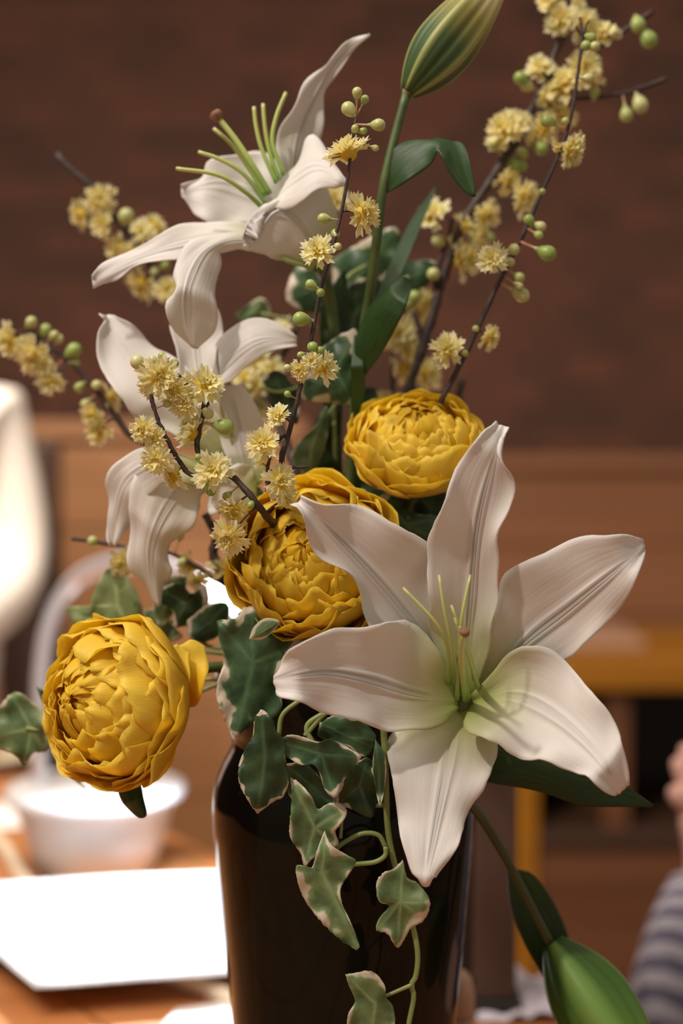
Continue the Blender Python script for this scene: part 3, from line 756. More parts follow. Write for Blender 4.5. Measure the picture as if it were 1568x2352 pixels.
def branch(name, label, twigs, blossoms, buds, D, root_to=None, seed=0, group='blossom branches in the vase'):
    """twigs: list of (points (px,py[,d]), r0px, r1px); first runs on down into the vase mouth."""
    rt = thing(name, label, 'branch', MOUTH + Vector((0.004 * (seed % 5 - 2), 0.004 * (seed % 3 - 1), 0)), group)
    allp = []
    for k, (pts, r0, r1) in enumerate(twigs):
        P = [W(p[0], p[1], p[2] if len(p) > 2 else D) for p in pts]
        if k == 0 and root_to:
            P = [off(rt).copy()] + [W(*q) for q in root_to] + P
        n = max(14, 7 * len(P)); path = catmull(P, n)
        rad = [(r0 + (r1 - r0) * i / (n - 1)) * D / FPX for i in range(n)]
        v, f = tube_geo(path, rad, 8, True, 0.55, seed + k)
        mk('twig', v, f, M_TWIG, rt)
        allp += path
    rnd = random.Random(seed + 77)
    def near(p):
        return min(allp, key=lambda q: (q - p).length)
    for b in blossoms:
        x, y, r = b[:3]; dd = b[3] if len(b) > 3 else rnd.uniform(-0.008, 0.004)
        p = W(x, y, D + dd); q = near(p)
        axis = (p - q); axis = axis.normalized() if axis.length > 1e-4 else Vector((0, 0, 1))
        axis = (axis + Vector((rnd.uniform(-.4, .4), -0.8, rnd.uniform(-0.1, 0.5)))).normalized()
        blossom(rt, p, r * 1.28 * D / FPX, axis)
        if (p - q).length > 0.004:
            v, f = tube_geo(catmull([q, q.lerp(p, 0.5) + Vector((0, 0, 0.001)), p], 6), 0.0005, 6); mk('stalk', v, f, M_TWIG, rt)
    for b in buds:
        x, y, r = b[:3]
        p = W(x, y, D + (b[3] if len(b) > 3 else rnd.uniform(-0.005, 0.002))); q = near(p)
        bud_mesh('bud', q, p, r * D / FPX, rt)
    return rt

def traced_leaf(name, outline, ctr, D, mat, parent, tip=None, grad=(0, 0), fold=0.0, rings=9, wav=0.0, seed=0, solid=0.0004, bow=0.0, teeth=0.0):
    """Leaf whose outline is given in pixels; depth runs along grad (mm per 100 px), folds along ctr->tip."""
    pts = catmull([(x, y, 0) for x, y in outline + outline[:1]], 10 * len(outline) + 1)[:-1]
    n = len(pts)
    c = Vector((ctr[0], ctr[1], 0))
    t = (Vector((tip[0], tip[1], 0)) - c).normalized() if tip else Vector((0, 1, 0))
    s = Vector((-t.y, t.x, 0))
    size = max((p - c).length for p in pts)
    vs, at = [], []
    def put(p, k):
        q = p - c
        a, b = q.dot(t) / size, q.dot(s) / size
        d = (grad[0] * q.x + grad[1] * q.y) / 100.0 - fold * abs(b) + bow * a * a
        d += wav * noise.noise(Vector((p.x / 45.0, p.y / 45.0, seed))) * k * 2
        vein = 0.35 * math.exp(-(b / 0.03) ** 2) * (1 - k)
        vs.append(W(p.x, p.y, D + (d + vein) / 1000.0)); at.append(k)
    put(c, 0.0)
    for k in range(1, rings + 1):
        f = (k / rings) ** 0.8
        for i, p in enumerate(pts):
            q = c + (p - c) * f
            if teeth and k == rings:
                q = c + (p - c) * (f * (1 + teeth * noise.noise(Vector((i * 0.55, seed, 2)))))
            put(q, f)
    fs = [(0, 1 + i, 1 + (i + 1) % n) for i in range(n)]
    for k in range(rings - 1):
        a0 = 1 + k * n; b0 = a0 + n
        for i in range(n):
            j = (i + 1) % n; fs.append((a0 + i, b0 + i, b0 + j, a0 + j))
    o = mk(name, vs, fs, mat, parent, None, at, solid=solid)
    rad = [(p - c).length for p in pts]
    tips = [i for i in range(n) if all(rad[i] >= rad[(i + q) % n] for q in range(-9, 10)) and rad[i] > 0.45 * size]
    dirs = [(pts[i] - c).normalized() for i in tips] + [t]
    vn = [1.0]
    for k in range(1, rings + 1):
        f = (k / rings) ** 0.8
        for p in pts:
            q = (p - c) * f / size
            vv = 0.0
            for dv in dirs:
                al = q.dot(dv)
                if al > 0:
                    vv = max(vv, math.exp(-((q - dv * al).length / 0.035) ** 2) * (1 - 0.6 * f))
            vn.append(vv)
    va = o.data.attributes.new('vein', 'FLOAT', 'POINT'); va.data.foreach_set('value', vn)
    return o

def spindle_bud(name, base, tip, rmax, mat, parent, peak=0.42, ridges=3, amp=0.10, seg=36, n=26, blunt=0.12, phase=0.0):
    ax = (tip - base); L = ax.length; ax.normalize(); a = ax.orthogonal().normalized(); b = ax.cross(a)
    vs, uv, at = [], [], []
    for j in range(n):
        t = j / (n - 1)
        x = t / peak * 0.5 if t < peak else 0.5 + (t - peak) / (1 - peak) * 0.5
        r = rmax * (math.sin(math.pi * (0.07 + 0.88 * x)) ** 0.85)
        for k in range(seg):
            th = 2 * math.pi * k / seg
            rg = math.cos(ridges * th / 1.0 + phase)
            rr = r * (1 + amp * (max(0, rg) ** 3) - amp * 0.8 * max(0, -rg) ** 6)
            vs.append(base + ax * (L * t) + a * (rr * math.cos(th)) + b * (rr * math.sin(th))); uv.append((k / seg, t)); at.append(0.5 + 0.5 * rg if rg > 0 else 0.5 * (1 + rg))
    fs = [(j * seg + k, j * seg + (k + 1) % seg, (j + 1) * seg + (k + 1) % seg, (j + 1) * seg + k) for j in range(n - 1) for k in range(seg)]
    fs.append(tuple(range(seg))[::-1]); fs.append(tuple(range((n - 1) * seg, n * seg)))
    return mk(name, vs, fs, mat, parent, uv, at)

# ------------------------------------------------------------------ lily 1: the large one facing the camera
L1 = thing('lily', 'large open white lily facing the camera in front of the vase', 'lily', MOUTH + Vector((0.012, -0.02, 0)), 'white lilies')
D1 = 0.615
kw = dict(D=D1, mat=M_LILY, parent=L1, groove=0.0011)
petal('petal', [(1062, 1612), (1000, 1500), (900, 1370), (790, 1250), (686, 1152)], [(1045, 1618), (955, 1540), (870, 1480), (838, 1395), (796, 1330), (735, 1265), (700, 1210), (683, 1160)],
      [(1070, 1600), (1030, 1480), (1000, 1370), (996, 1300), (978, 1240), (900, 1198), (800, 1163), (695, 1146)], dm=[48, 24, 12, 8, 10], cl=(0, -3, -5, -4, 0), cr=(0, 0, -4, -4, 0), ruffle=0.0030, freq=3.0, seed=1, **kw)
petal('petal', [(1075, 1610), (1200, 1480), (1300, 1400), (1400, 1320), (1480, 1255)], [(1068, 1600), (1105, 1500), (1136, 1420), (1150, 1340), (1190, 1300), (1260, 1268), (1340, 1234), (1420, 1226), (1478, 1238)],
      [(1085, 1618), (1180, 1570), (1290, 1522), (1345, 1478), (1395, 1425), (1445, 1365), (1470, 1310), (1484, 1262)], dm=[48, 22, 10, 8, 13], cl=(0, -2, -4, -3, 0), cr=(0, -3, -4, -3, 0), ruffle=0.0028, freq=3.0, seed=2, **kw)
petal('petal', [(1062, 1625), (1040, 1700), (1018, 1800), (995, 1920), (975, 2036)], [(1035, 1625), (950, 1660), (891, 1690), (893, 1760), (905, 1840), (918, 1920), (940, 1990), (964, 2034)],
      [(1085, 1630), (1120, 1680), (1146, 1722), (1112, 1800), (1080, 1868), (1045, 1945), (1010, 2005), (986, 2036)], dm=[48, 20, 8, 6, 8], cl=(0, 4, 4, 2, 0), cr=(0, 4, 4, 2, 0), ruffle=0.0026, freq=3.0, seed=3, **kw)
kw['D'] = D1 - 0.006
petal('petal', [(1068, 1600), (1072, 1480), (1082, 1350), (1100, 1180), (1155, 978)], [(1042, 1600), (1005, 1500), (984, 1400), (982, 1310), (996, 1210), (1022, 1125), (1062, 1055), (1105, 995), (1140, 978)],
      [(1092, 1605), (1118, 1480), (1148, 1390), (1134, 1310), (1150, 1245), (1172, 1170), (1178, 1110), (1158, 1050), (1160, 1010), (1168, 984)], dm=[48, 26, 12, 10, 14], cl=(0, -6, -7, -4, 0), cr=(0, -8, -7, -4, 0), ruffle=0.0034, freq=3.2, seed=4, **kw)
petal('petal', [(1085, 1612), (1180, 1600), (1270, 1640), (1360, 1720), (1426, 1818)], [(1080, 1596), (1130, 1545), (1190, 1480), (1240, 1478), (1300, 1525), (1360, 1590), (1405, 1650), (1432, 1720), (1438, 1800)],
      [(1078, 1628), (1062, 1662), (1105, 1700), (1160, 1722), (1225, 1745), (1300, 1768), (1365, 1790), (1412, 1822)], dm=[46, 16, 2, 0, 8], cl=(0, -2, 4, 4, 0), cr=(0, -10, -4, 0, 0), ruffle=0.0034, freq=3.0, seed=5, **kw)
petal('petal', [(1050, 1612), (940, 1590), (840, 1560), (740, 1545), (628, 1562)], [(1052, 1630), (1010, 1668), (940, 1678), (850, 1668), (750, 1638), (690, 1615), (640, 1600), (630, 1580)],
      [(1048, 1585), (1010, 1500), (960, 1442), (895, 1426), (800, 1442), (720, 1460), (665, 1490), (630, 1540)], dm=[46, 22, 10, 6, 12], cl=(0, -5, -4, -2, 0), cr=(0, -2, -5, -4, 0), ruffle=0.0026, freq=3.0, seed=6, **kw)
for pts in ([(1030, 1570, 40), (1028, 1490, 10), (1000, 1430, 2), (925, 1350, 2)], [(1062, 1590, 40), (1040, 1490, 8), (1020, 1400, 0), (1008, 1320, 0)],
            [(1050, 1605, 42), (1055, 1500, 10), (1060, 1420, 0), (1080, 1320, 0)], [(1075, 1605, 42), (1062, 1510, 12), (1053, 1440, 2), (1036, 1390, 0)],
            [(1098, 1580, 40), (1080, 1520, 12), (1062, 1470, 2), (1056, 1440, -6)], [(1090, 1560, 40), (1078, 1505, 12), (1060, 1465, 4), (1044, 1420, 0)]):
    filament('stamen', pts, D1 - 0.004, 6.5, 3.2, L1)
filament('pistil', [(1068, 1608, 44), (1062, 1540, 14), (1060, 1490, -6), (1066, 1455, -18)], D1 - 0.004, 8.5, 6, L1, head=12)
pxtube('stem', [(1065, 1612, D1 + 0.042), (1030, 1625, D1 + 0.07), (930, 1640, D1 + 0.10), (MOUTH.x / VD * 0 + 830, 1690, VD)], D1, 22, 11, M_STEM, L1, n=24, seg=12)
petal('leaf', [(1085, 1745), (1220, 1770), (1360, 1812), (1500, 1852)], [(1085, 1700), (1230, 1725), (1380, 1775), (1440, 1808), (1502, 1850)], [(1085, 1790), (1220, 1815), (1330, 1848), (1425, 1852), (1498, 1854)], 0.66, [20, 8, 2, 0], M_LEAFD, L1, cl=(2, 4, 3, 0), cr=(0, 0, 0, 0), ruffle=0.0008, freq=1.5)

# ------------------------------------------------------------------ lily 2: upper left, seen from the side
L2 = thing('lily', 'open white lily at the top left seen from the side with raised stamens', 'lily', MOUTH + Vector((-0.01, 0.012, 0)), 'white lilies')
D2 = 0.70
kw = dict(D=D2, mat=M_LILY, parent=L2, groove=0.0006)
petal('petal', [(700, 560), (640, 480), (560, 440), (490, 425), (416, 440)], [(690, 585), (600, 565), (535, 545), (480, 520), (445, 490), (418, 452)], [(700, 540), (655, 420), (630, 365), (590, 345), (530, 358), (478, 372), (462, 402), (418, 428)],
      dm=[14, 18, 14, 12, 14], cl=(0, -6, -8, -4, 0), cr=(0, 4, 4, 2, 0), ruffle=0.0030, freq=3.0, seed=11, **kw)
petal('petal', [(715, 560), (675, 430), (690, 300), (735, 200), (780, 130), (849, 79)], [(705, 560), (650, 410), (634, 345), (642, 295), (672, 245), (700, 190), (742, 160), (765, 125), (800, 92), (848, 77)],
      [(725, 560), (690, 420), (725, 345), (738, 310), (744, 250), (752, 205), (772, 168), (805, 125), (850, 81)], dm=[12, 16, 12, 8, 6, 6], cl=(0, -2, -3, -6, -2, 0), cr=(0, 4, 4, 4, 2, 0), ruffle=0.0022, freq=3.5, seed=12, **kw)
petal('petal', [(700, 600), (560, 545), (430, 560), (320, 592), (212, 648)], [(700, 610), (600, 580), (500, 582), (410, 598), (375, 602), (300, 612), (245, 642), (214, 662)], [(690, 580), (580, 530), (500, 505), (425, 514), (365, 548), (300, 574), (240, 600), (210, 634)],
      dm=[4, -2, -6, -10, -12], cl=(0, -6, -4, -2, 0), cr=(0, 6, 6, 3, 0), ruffle=0.0020, freq=2.5, seed=13, **kw)
petal('petal', [(700, 605), (570, 550), (475, 575), (430, 660), (430, 740), (445, 800)], [(690, 585), (540, 525), (440, 565), (392, 625), (402, 665), (386, 705), (400, 760), (440, 800)], [(705, 615), (600, 585), (502, 572), (508, 620), (495, 680), (500, 730), (490, 770), (452, 802)],
      dm=[2, -14, -26, -26, -20, -16], cl=(0, 4, 4, 2, 0, 0), cr=(0, 0, 4, 8, 8, 0), ruffle=0.0026, freq=3.0, seed=14, **kw)
petal('petal', [(726, 612), (690, 530), (650, 490), (600, 500), (575, 545)], [(715, 620), (640, 596), (590, 582), (560, 572), (560, 560)], [(760, 560), (775, 500), (740, 428), (640, 470), (580, 510)],
      dm=[8, -4, -10, -14, -16], cl=(0, 0, 0, 0, 0), cr=(0, 6, 4, 0, 0), ruffle=0.0010, freq=2.0, seed=15, puff=0.004, **kw)
petal('petal', [(690, 560), (640, 465), (680, 410), (735, 385), (796, 424)], [(690, 570), (612, 482), (650, 478), (692, 462), (742, 432), (794, 428)], [(700, 550), (650, 430), (690, 350), (716, 313), (752, 345), (798, 418)],
      dm=[10, -8, -18, -22, -20], cl=(0, -6, -6, -4, 0), cr=(0, 6, 10, 8, 0), ruffle=0.0016, freq=2.6, seed=16, **kw)
for pts in ([(606, 480, -8), (562, 440, -14), (500, 402, -18), (404, 387, -18)], [(612, 470, -4), (562, 402, -8), (505, 366, -10), (455, 349, -10)], [(608, 450, 2), (570, 385, 2), (530, 330, 0), (490, 295, 0)],
            [(635, 420, -2), (602, 345, -2), (588, 290, -2), (583, 245, -2)], [(640, 414, 0), (618, 345, 0), (608, 290, 0), (604, 238, 0)], [(652, 402, 0), (626, 330, 0), (634, 270, 0), (657, 212, 0)]):
    filament('stamen', pts, D2 - 0.002, 6, 4.6, L2)
filament('pistil', [(620, 446, -6), (580, 380, -8), (540, 320, -8), (502, 272, -8)], D2 - 0.002, 7.5, 7, L2, head=16)
pxtube('stem', [(722, 606, D2 + 0.008), (752, 660, D2 + 0.03), (770, 800, D2 + 0.04), (775, 1050, VD + 0.02), (785, 1400, VD + 0.01), (790, 1690, VD)], D2, 14, 12, M_STEM, L2, n=30, seg=12)
for (mid, l, r, D) in (
    ([(770, 1000), (755, 850), (760, 720), (790, 620)], [(760, 1000), (735, 860), (738, 720), (785, 622)], [(780, 1000), (790, 860), (800, 730), (795, 622)], 0.74),
    ([(775, 1100), (730, 1040), (740, 960), (752, 920)], [(765, 1110), (700, 1080), (715, 1000), (748, 922)], [(785, 1100), (770, 1040), (770, 970), (756, 920)], 0.735),
    ([(790, 1150), (850, 1060), (860, 980), (850, 890)], [(775, 1150), (800, 1060), (815, 980), (840, 890)], [(800, 1150), (890, 1080), (900, 1000), (860, 890)], 0.74)):
    petal('leaf', mid, l, r, D, [0, -3, 0, 6], M_LEAFD, L2, cl=(0, 4, 4, 0), cr=(0, 4, 4, 0), ruffle=0.0008, freq=1.5)

# ------------------------------------------------------------------ lily 3: middle left, turned away
L3 = thing('lily', 'white lily at the middle left drooping behind the blossom cluster', 'lily', MOUTH + Vector((-0.018, 0.004, 0)), 'white lilies')
D3 = 0.705
kw = dict(D=D3, mat=M_LILY, parent=L3, groove=0.0006)
petal('petal', [(540, 1060), (440, 950), (360, 880), (290, 800), (245, 724)], [(530, 1075), (400, 1000), (320, 965), (262, 900), (230, 830), (222, 770), (238, 724)], [(560, 1040), (480, 910), (430, 850), (385, 812), (340, 778), (305, 748), (262, 724)],
      dm=[4, -8, -8, -4, 4], cl=(0, -2, -4, -8, -4), cr=(0, 2, 4, 6, 0), ruffle=0.0030, freq=2.6, seed=21, **kw)
petal('petal', [(545, 1040), (490, 900), (520, 840), (590, 785), (681, 780)], [(560, 1040), (478, 880), (500, 790), (540, 742), (582, 728), (640, 744), (682, 774)], [(545, 1060), (505, 905), (535, 872), (575, 838), (625, 806), (682, 796)],
      dm=[4, -10, -14, -14, -8], cl=(0, 4, 8, 6, 0), cr=(0, -2, -2, 0, 0), ruffle=0.0018, freq=2.5, seed=22, **kw)
petal('petal', [(530, 1040), (470, 900), (452, 820), (450, 750), (470, 690)], [(510, 1040), (430, 900), (405, 820), (390, 740), (450, 690)], [(550, 1040), (500, 900), (500, 820), (510, 740), (490, 690)],
      dm=[6, -4, -6, -2, 6], cl=(0, -4, -6, -4, 0), cr=(0, -4, -6, -2, 0), ruffle=0.0020, freq=3.0, seed=23, **kw)
pd = petal('petal', [(560, 1130), (460, 1090), (392, 1150), (345, 1260), (360, 1392)], [(560, 1110), (450, 1062), (350, 1045), (305, 1100), (294, 1190), (304, 1280), (330, 1350), (356, 1392)], [(560, 1150), (475, 1130), (462, 1165), (425, 1220), (388, 1275), (390, 1330), (368, 1392)],
      dm=[0, -16, -22, -18, -8], cl=(0, -2, 0, 2, 0), cr=(0, 2, 6, 6, 0), ruffle=0.0036, freq=3.4, seed=24, **kw)
petal('petal_fold', [(480, 1092), (372, 1062), (292, 1100), (264, 1180), (258, 1252)], [(480, 1062), (345, 1027), (270, 1063), (246, 1140), (240, 1200), (253, 1252)], [(480, 1125), (385, 1108), (335, 1150), (298, 1205), (265, 1252)],
      D=D3 - 0.001, dm=[-12, -21, -20, -14, -6], mat=M_LILY, parent=pd, groove=0.0004, cl=(0, 0, 2, 4, 0), cr=(0, -1, -1, 0, 0), ruffle=0.0026, freq=2.6, seed=28)
petal('petal', [(580, 1120), (560, 1040), (545, 960), (525, 885)], [(560, 1120), (520, 1050), (500, 960), (505, 880)], [(600, 1110), (618, 1030), (598, 950), (555, 880)],
      dm=[4, 2, 4, 6], cl=(0, -4, -4, 0), cr=(0, 4, 4, 2), ruffle=0.0008, freq=2, seed=25, **kw)
petal('petal', [(590, 1130), (540, 1110), (500, 1110), (478, 1160)], [(590, 1150), (540, 1170), (500, 1180), (482, 1168)], [(590, 1100), (575, 1072), (540, 1068), (490, 1090)],
      dm=[0, -10, -12, -10], cl=(0, 0, 0, 0), cr=(0, 2, 4, 2), ruffle=0.0022, freq=2.4, seed=26, **kw)
pxtube('stem', [(585, 1128, D3 + 0.006), (650, 1230, D3 + 0.02), (720, 1420, D3 + 0.03), (770, 1690, VD)], D3, 15, 11, M_STEM, L3, n=24, seg=12)

# ------------------------------------------------------------------ lily bud on the tall stem, and the drooping one
LB = thing('lily_bud', 'tall green lily bud with pale tip on a straight stem', 'lily bud', MOUTH + Vector((0.006, 0.006, 0)), 'lily buds')
DB = 0.685
pxtube('stem', [(790, 1690, VD), (795, 1300, 0.73), (812, 960, 0.72), (832, 780, 0.71), (852, 650, 0.70), (866, 540, 0.69), (880, 430, DB), (904, 325, DB), (934, 212, DB)], DB, 15, 10.5, M_STEM, LB, n=50, seg=12)
spindle_bud('bud', W(936, 214, DB), W(1165, -70, DB), 66 * DB / FPX, M_LBUD, LB, peak=0.40, phase=0.6, ridges=5, amp=0.13, seg=60)
lathe('bud_collar', [(9 * DB / FPX, -0.0012), (13 * DB / FPX, 0.0), (11 * DB / FPX, 0.0022)], W(934, 212, DB), simple('pale_collar', (0.42, 0.36, 0.22), rough=0.6), LB, (W(1165, -70, DB) - W(936, 214, DB)).normalized(), 12)
petal('leaf', [(884, 440), (898, 395), (950, 345), (1020, 326), (1062, 385), (1089, 452)], [(882, 436), (880, 385), (912, 338), (958, 319), (1030, 324), (1062, 330), (1080, 375), (1092, 452)], [(888, 444), (930, 420), (985, 378), (1005, 345), (1030, 395), (1058, 432), (1086, 453)],
      DB, [0, -4, -8, -10, -14, -14], M_LEAF, LB, cl=(0, 2, 4, 4, 0, 0), cr=(0, -4, -6, -8, -4, 0), ruffle=0.0006, freq=1.5)
petal('leaf', [(850, 740), (905, 620), (955, 510), (1002, 428)], [(842, 740), (890, 620), (945, 505), (1001, 427)], [(862, 745), (922, 630), (966, 520), (1003, 430)], 0.735, [-20, -4, 4, 10], M_LEAF, LB, cl=(0, 2, 2, 0), cr=(0, -2, -2, 0))
petal('leaf', [(828, 868), (838, 780), (880, 700), (945, 648)], [(822, 872), (817, 785), (850, 705), (920, 640), (944, 645)], [(834, 870), (880, 805), (925, 720), (948, 655)], 0.69, [14, 0, -4, 0], M_LEAF, LB, cl=(0, 4, 6, 0), cr=(0, -2, -4, 0))
petal('leaf', [(815, 960), (822, 900), (822, 840), (815, 770)], [(808, 960), (805, 900), (806, 840), (813, 770)], [(822, 960), (838, 900), (836, 850), (818, 770)], 0.70, [10, 0, 0, 6], M_LEAF, LB)
petal('leaf', [(830, 1200), (900, 1150), (960, 1130), (1010, 1120)], [(820, 1180), (880, 1090), (960, 1090), (1012, 1118)], [(840, 1230), (900, 1210), (980, 1180), (1010, 1124)], 0.735, [0, 0, 4, 8], M_LEAFD, LB)
petal('leaf', [(800, 1200), (830, 1100), (860, 1050), (870, 980)], [(780, 1200), (790, 1100), (800, 1030), (860, 980)], [(820, 1200), (880, 1120), (900, 1060), (875, 980)], 0.745, [0, 0, 4, 8], M_LEAFD, LB)

LC = thing('lily_bud', 'fresh green lily bud drooping at the bottom right below the big lily', 'lily bud', MOUTH + Vector((0.02, -0.01, 0)), 'lily buds')
pxtube('stem', [(830, 1690, VD), (960, 1745, 0.68), (1075, 1840, 0.69), (1150, 1950, 0.70), (1205, 2055, 0.705), (1275, 2190, 0.71)], 0.64, 13, 11, simple('stem_shaded_olive', (0.045, 0.055, 0.012), rough=0.5), LC, n=36, seg=12)  # olive darkened to hold the shade cast by the big lily
spindle_bud('bud', W(1268, 2165, 0.71), W(1525, 2560, 0.685), 92 * 0.70 / FPX, M_LBUD2, LC, peak=0.40, phase=2.4, amp=0.17)
petal('leaf', [(1172, 2000), (1205, 2060), (1255, 2160), (1300, 2270), (1330, 2400)], [(1166, 2005), (1172, 2080), (1205, 2170), (1250, 2250), (1300, 2350), (1325, 2400)], [(1180, 1995), (1225, 2010), (1275, 2080), (1310, 2170), (1335, 2290), (1335, 2400)],
      0.722, [-4, 2, 4, 2, 0], M_LEAFD, LC, cl=(0, -4, -4, -2, 0), cr=(0, 4, 4, 2, 0))

# ------------------------------------------------------------------ ranunculus
r1 = thing('ranunculus', 'yellow ranunculus above the centre facing upward', 'flower', MOUTH + Vector((0.016, 0.008, 0)), 'yellow ranunculus')
ranunculus(r1, 955, 1022, 0.695, 0.0315, (0.02, -0.62, 0.80), 5, flat=0.72)
lathe('calyx', [(0.0022, -0.006), (0.006, -0.002), (0.012, 0.004), (0.010, 0.005)], W(950, 1096, 0.71), M_LEAFD, r1, Vector((0.02, -0.62, 0.80)), 16)
pxtube('stem', [(950, 1096, 0.712), (935, 1180, 0.73), (870, 1400, 0.735), (810, 1690, VD)], 0.7, 11, 11, M_STEM, r1, n=20)
petal('leaf', [(895, 1085), (930, 1100), (970, 1112), (1015, 1140)], [(885, 1075), (930, 1080), (980, 1095), (1016, 1138)], [(890, 1095), (925, 1118), (965, 1125), (1014, 1142)], 0.71, [0, -2, -2, 0], M_LEAFD, r1)
r2 = thing('ranunculus', 'largest yellow ranunculus in the middle partly covered by a lily petal', 'flower', MOUTH + Vector((-0.004, -0.016, 0)), 'yellow ranunculus')
ranunculus(r2, 716, 1282, 0.672, 0.0375, (-0.12, -0.93, 0.30), 12, flat=0.80)
pxtube('stem', [(716, 1290, 0.70), (740, 1400, 0.725), (770, 1550, 0.735), (785, 1690, VD)], 0.7, 11, 11, M_STEM, r2, n=20)
r3 = thing('ranunculus', 'yellow ranunculus leaning out at the lower left with loose back petals', 'flower', MOUTH + Vector((-0.022, -0.008, 0)), 'yellow ranunculus')
ranunculus(r3, 262, 1612, 0.665, 0.0375, (-0.62, -0.72, 0.18), 27, flat=0.82)
kr = dict(D=0.67, mat=M_RAN, parent=r3, us=US[::2], ruffle=0.0016, freq=1.5, solid=0.0004)
petal('petal', [(380, 1600), (420, 1560), (440, 1510), (445, 1470)], [(370, 1580), (390, 1530), (405, 1490), (425, 1472)], [(395, 1620), (450, 1620), (478, 1550), (470, 1485)], dm=[0, -2, -2, 2], seed=1, cl=(0, -4, -4, 0), cr=(0, -4, -4, 0), **kr)
petal('petal', [(360, 1640), (390, 1590), (410, 1540), (420, 1490)], [(340, 1620), (345, 1560), (370, 1500), (405, 1480)], [(375, 1660), (418, 1620), (430, 1560), (435, 1500)], dm=[-4, -8, -8, -4], seed=2, cl=(0, -4, -4, 0), cr=(0, -4, -4, 0), **kr)
petal('petal', [(340, 1690), (365, 1640), (392, 1580), (415, 1530)], [(320, 1660), (330, 1600), (352, 1550), (395, 1520)], [(360, 1710), (395, 1660), (415, 1610), (422, 1545)], dm=[-8, -14, -14, -8], seed=3, cl=(0, -4, -4, 0), cr=(0, -4, -4, 0), **kr)
petal('petal', [(330, 1640), (355, 1700), (360, 1750), (345, 1800)], [(290, 1650), (300, 1720), (290, 1770), (300, 1805)], [(370, 1620), (402, 1690), (402, 1740), (370, 1790)], dm=[0, -6, -6, 0], seed=4, cl=(0, -6, -6, 0), cr=(0, -2, -2, 0), **kr)
petal('petal', [(300, 1480), (320, 1450), (335, 1430), (345, 1420)], [(280, 1470), (290, 1430), (310, 1412), (335, 1415)], [(320, 1500), (355, 1480), (365, 1450), (352, 1425)], dm=[4, 6, 6, 8], seed=5, cl=(0, -4, -4, 0), cr=(0, -4, -4, 0), **kr)
pxtube('stem', [(390, 1640, 0.685), (430, 1560, 0.69), (500, 1532, 0.695), (640, 1560, 0.71), (770, 1690, VD)], 0.69, 13, 12, M_STEM, r3, n=24)
petal('leaf', [(295, 1795), (305, 1830), (318, 1855), (330, 1878)], [(268, 1806), (280, 1840), (300, 1862), (318, 1878)], [(322, 1796), (328, 1830), (334, 1855), (337, 1872)], 0.672, [0, -4, -4, 0], M_IVYD if False else M_LEAF, r3, cl=(0, 4, 4, 0), cr=(0, 4, 4, 0))

# ------------------------------------------------------------------ blossom branches
branch('blossom_branch', 'upright dark blossom branch crossing in front of the centre leaves',
       [([(648, 1065), (662, 1000), (690, 890), (712, 790), (735, 670), (760, 580), (785, 480), (800, 395), (806, 335), (818, 268)], 10, 3.5), ([(612, 1130), (622, 1085), (660, 1076), (708, 1072)], 5, 3), ([(655, 1000), (640, 1010), (618, 1050), (612, 1110)], 5, 4)],
       [(803, 355, 46), (828, 492, 40), (732, 580, 36), (738, 848, 36), (640, 958, 26), (607, 1020, 36), (612, 1062, 28), (640, 1108, 36), (690, 850, 22), (715, 830, 20)],
       [(800, 250, 17), (820, 212, 12), (838, 228, 10), (870, 287, 15), (815, 295, 9), (835, 300, 9), (862, 340, 8), (742, 502, 13), (770, 536, 11), (776, 566, 9), (713, 653, 12), (736, 672, 10), (690, 733, 18), (718, 797, 13), (735, 805, 10), (660, 845, 9), (660, 905, 8), (690, 815, 8)],
       0.645, root_to=[(760, 1500, 0.71), (680, 1200, 0.67)], seed=1)
branch('blossom_branch', 'blossom-laden branch leaning left in front of the drooping lily',
       [([(600, 1170), (545, 1105), (512, 1082), (470, 1060), (452, 1020), (470, 940), (478, 925)], 17, 5), ([(450, 1095), (428, 1082), (400, 1040), (365, 970), (348, 915), (345, 880)], 6, 4.5), ([(512, 1082), (470, 1090), (440, 1092)], 6, 5), ([(425, 880), (405, 860), (395, 850)], 8, 5), ([(470, 940), (440, 900), (425, 880)], 6, 6)],
       [(365, 866, 42), (400, 895, 36), (428, 925, 33), (468, 888, 42), (450, 1000, 40), (490, 1083, 40), (362, 1055, 32), (402, 1090, 32), (330, 985, 28), (358, 1005, 28), (540, 1168, 36), (528, 1232, 36), (345, 880, 30), (440, 975, 28), (655, 1150, 22)],
       [(316, 832, 17), (350, 828, 12), (372, 818, 10), (400, 835, 11), (384, 928, 9), (478, 950, 13), (517, 980, 20), (455, 1050, 9), (456, 1110, 10), (484, 1128, 12), (520, 1140, 10), (576, 1160, 9), (500, 870, 9)],
       0.645, root_to=[(740, 1500, 0.71), (660, 1260, 0.68)], seed=2)
branch('blossom_branch', 'blurred blossom branch at the upper left ending in a bare tip',
       [([(600, 900), (480, 760), (400, 690), (340, 600), (290, 530), (210, 430), (165, 392), (130, 355)], 10, 9)],
       [(230, 460, 32), (190, 493, 30), (238, 515, 30), (350, 530, 36), (325, 535, 26), (275, 570, 32), (330, 650, 38), (385, 668, 30), (300, 580, 22)],
       [(290, 497, 19), (322, 600, 12), (355, 625, 11), (380, 610, 10)],
       0.80, root_to=[(775, 1500, 0.74), (700, 1150, 0.77)], seed=3)
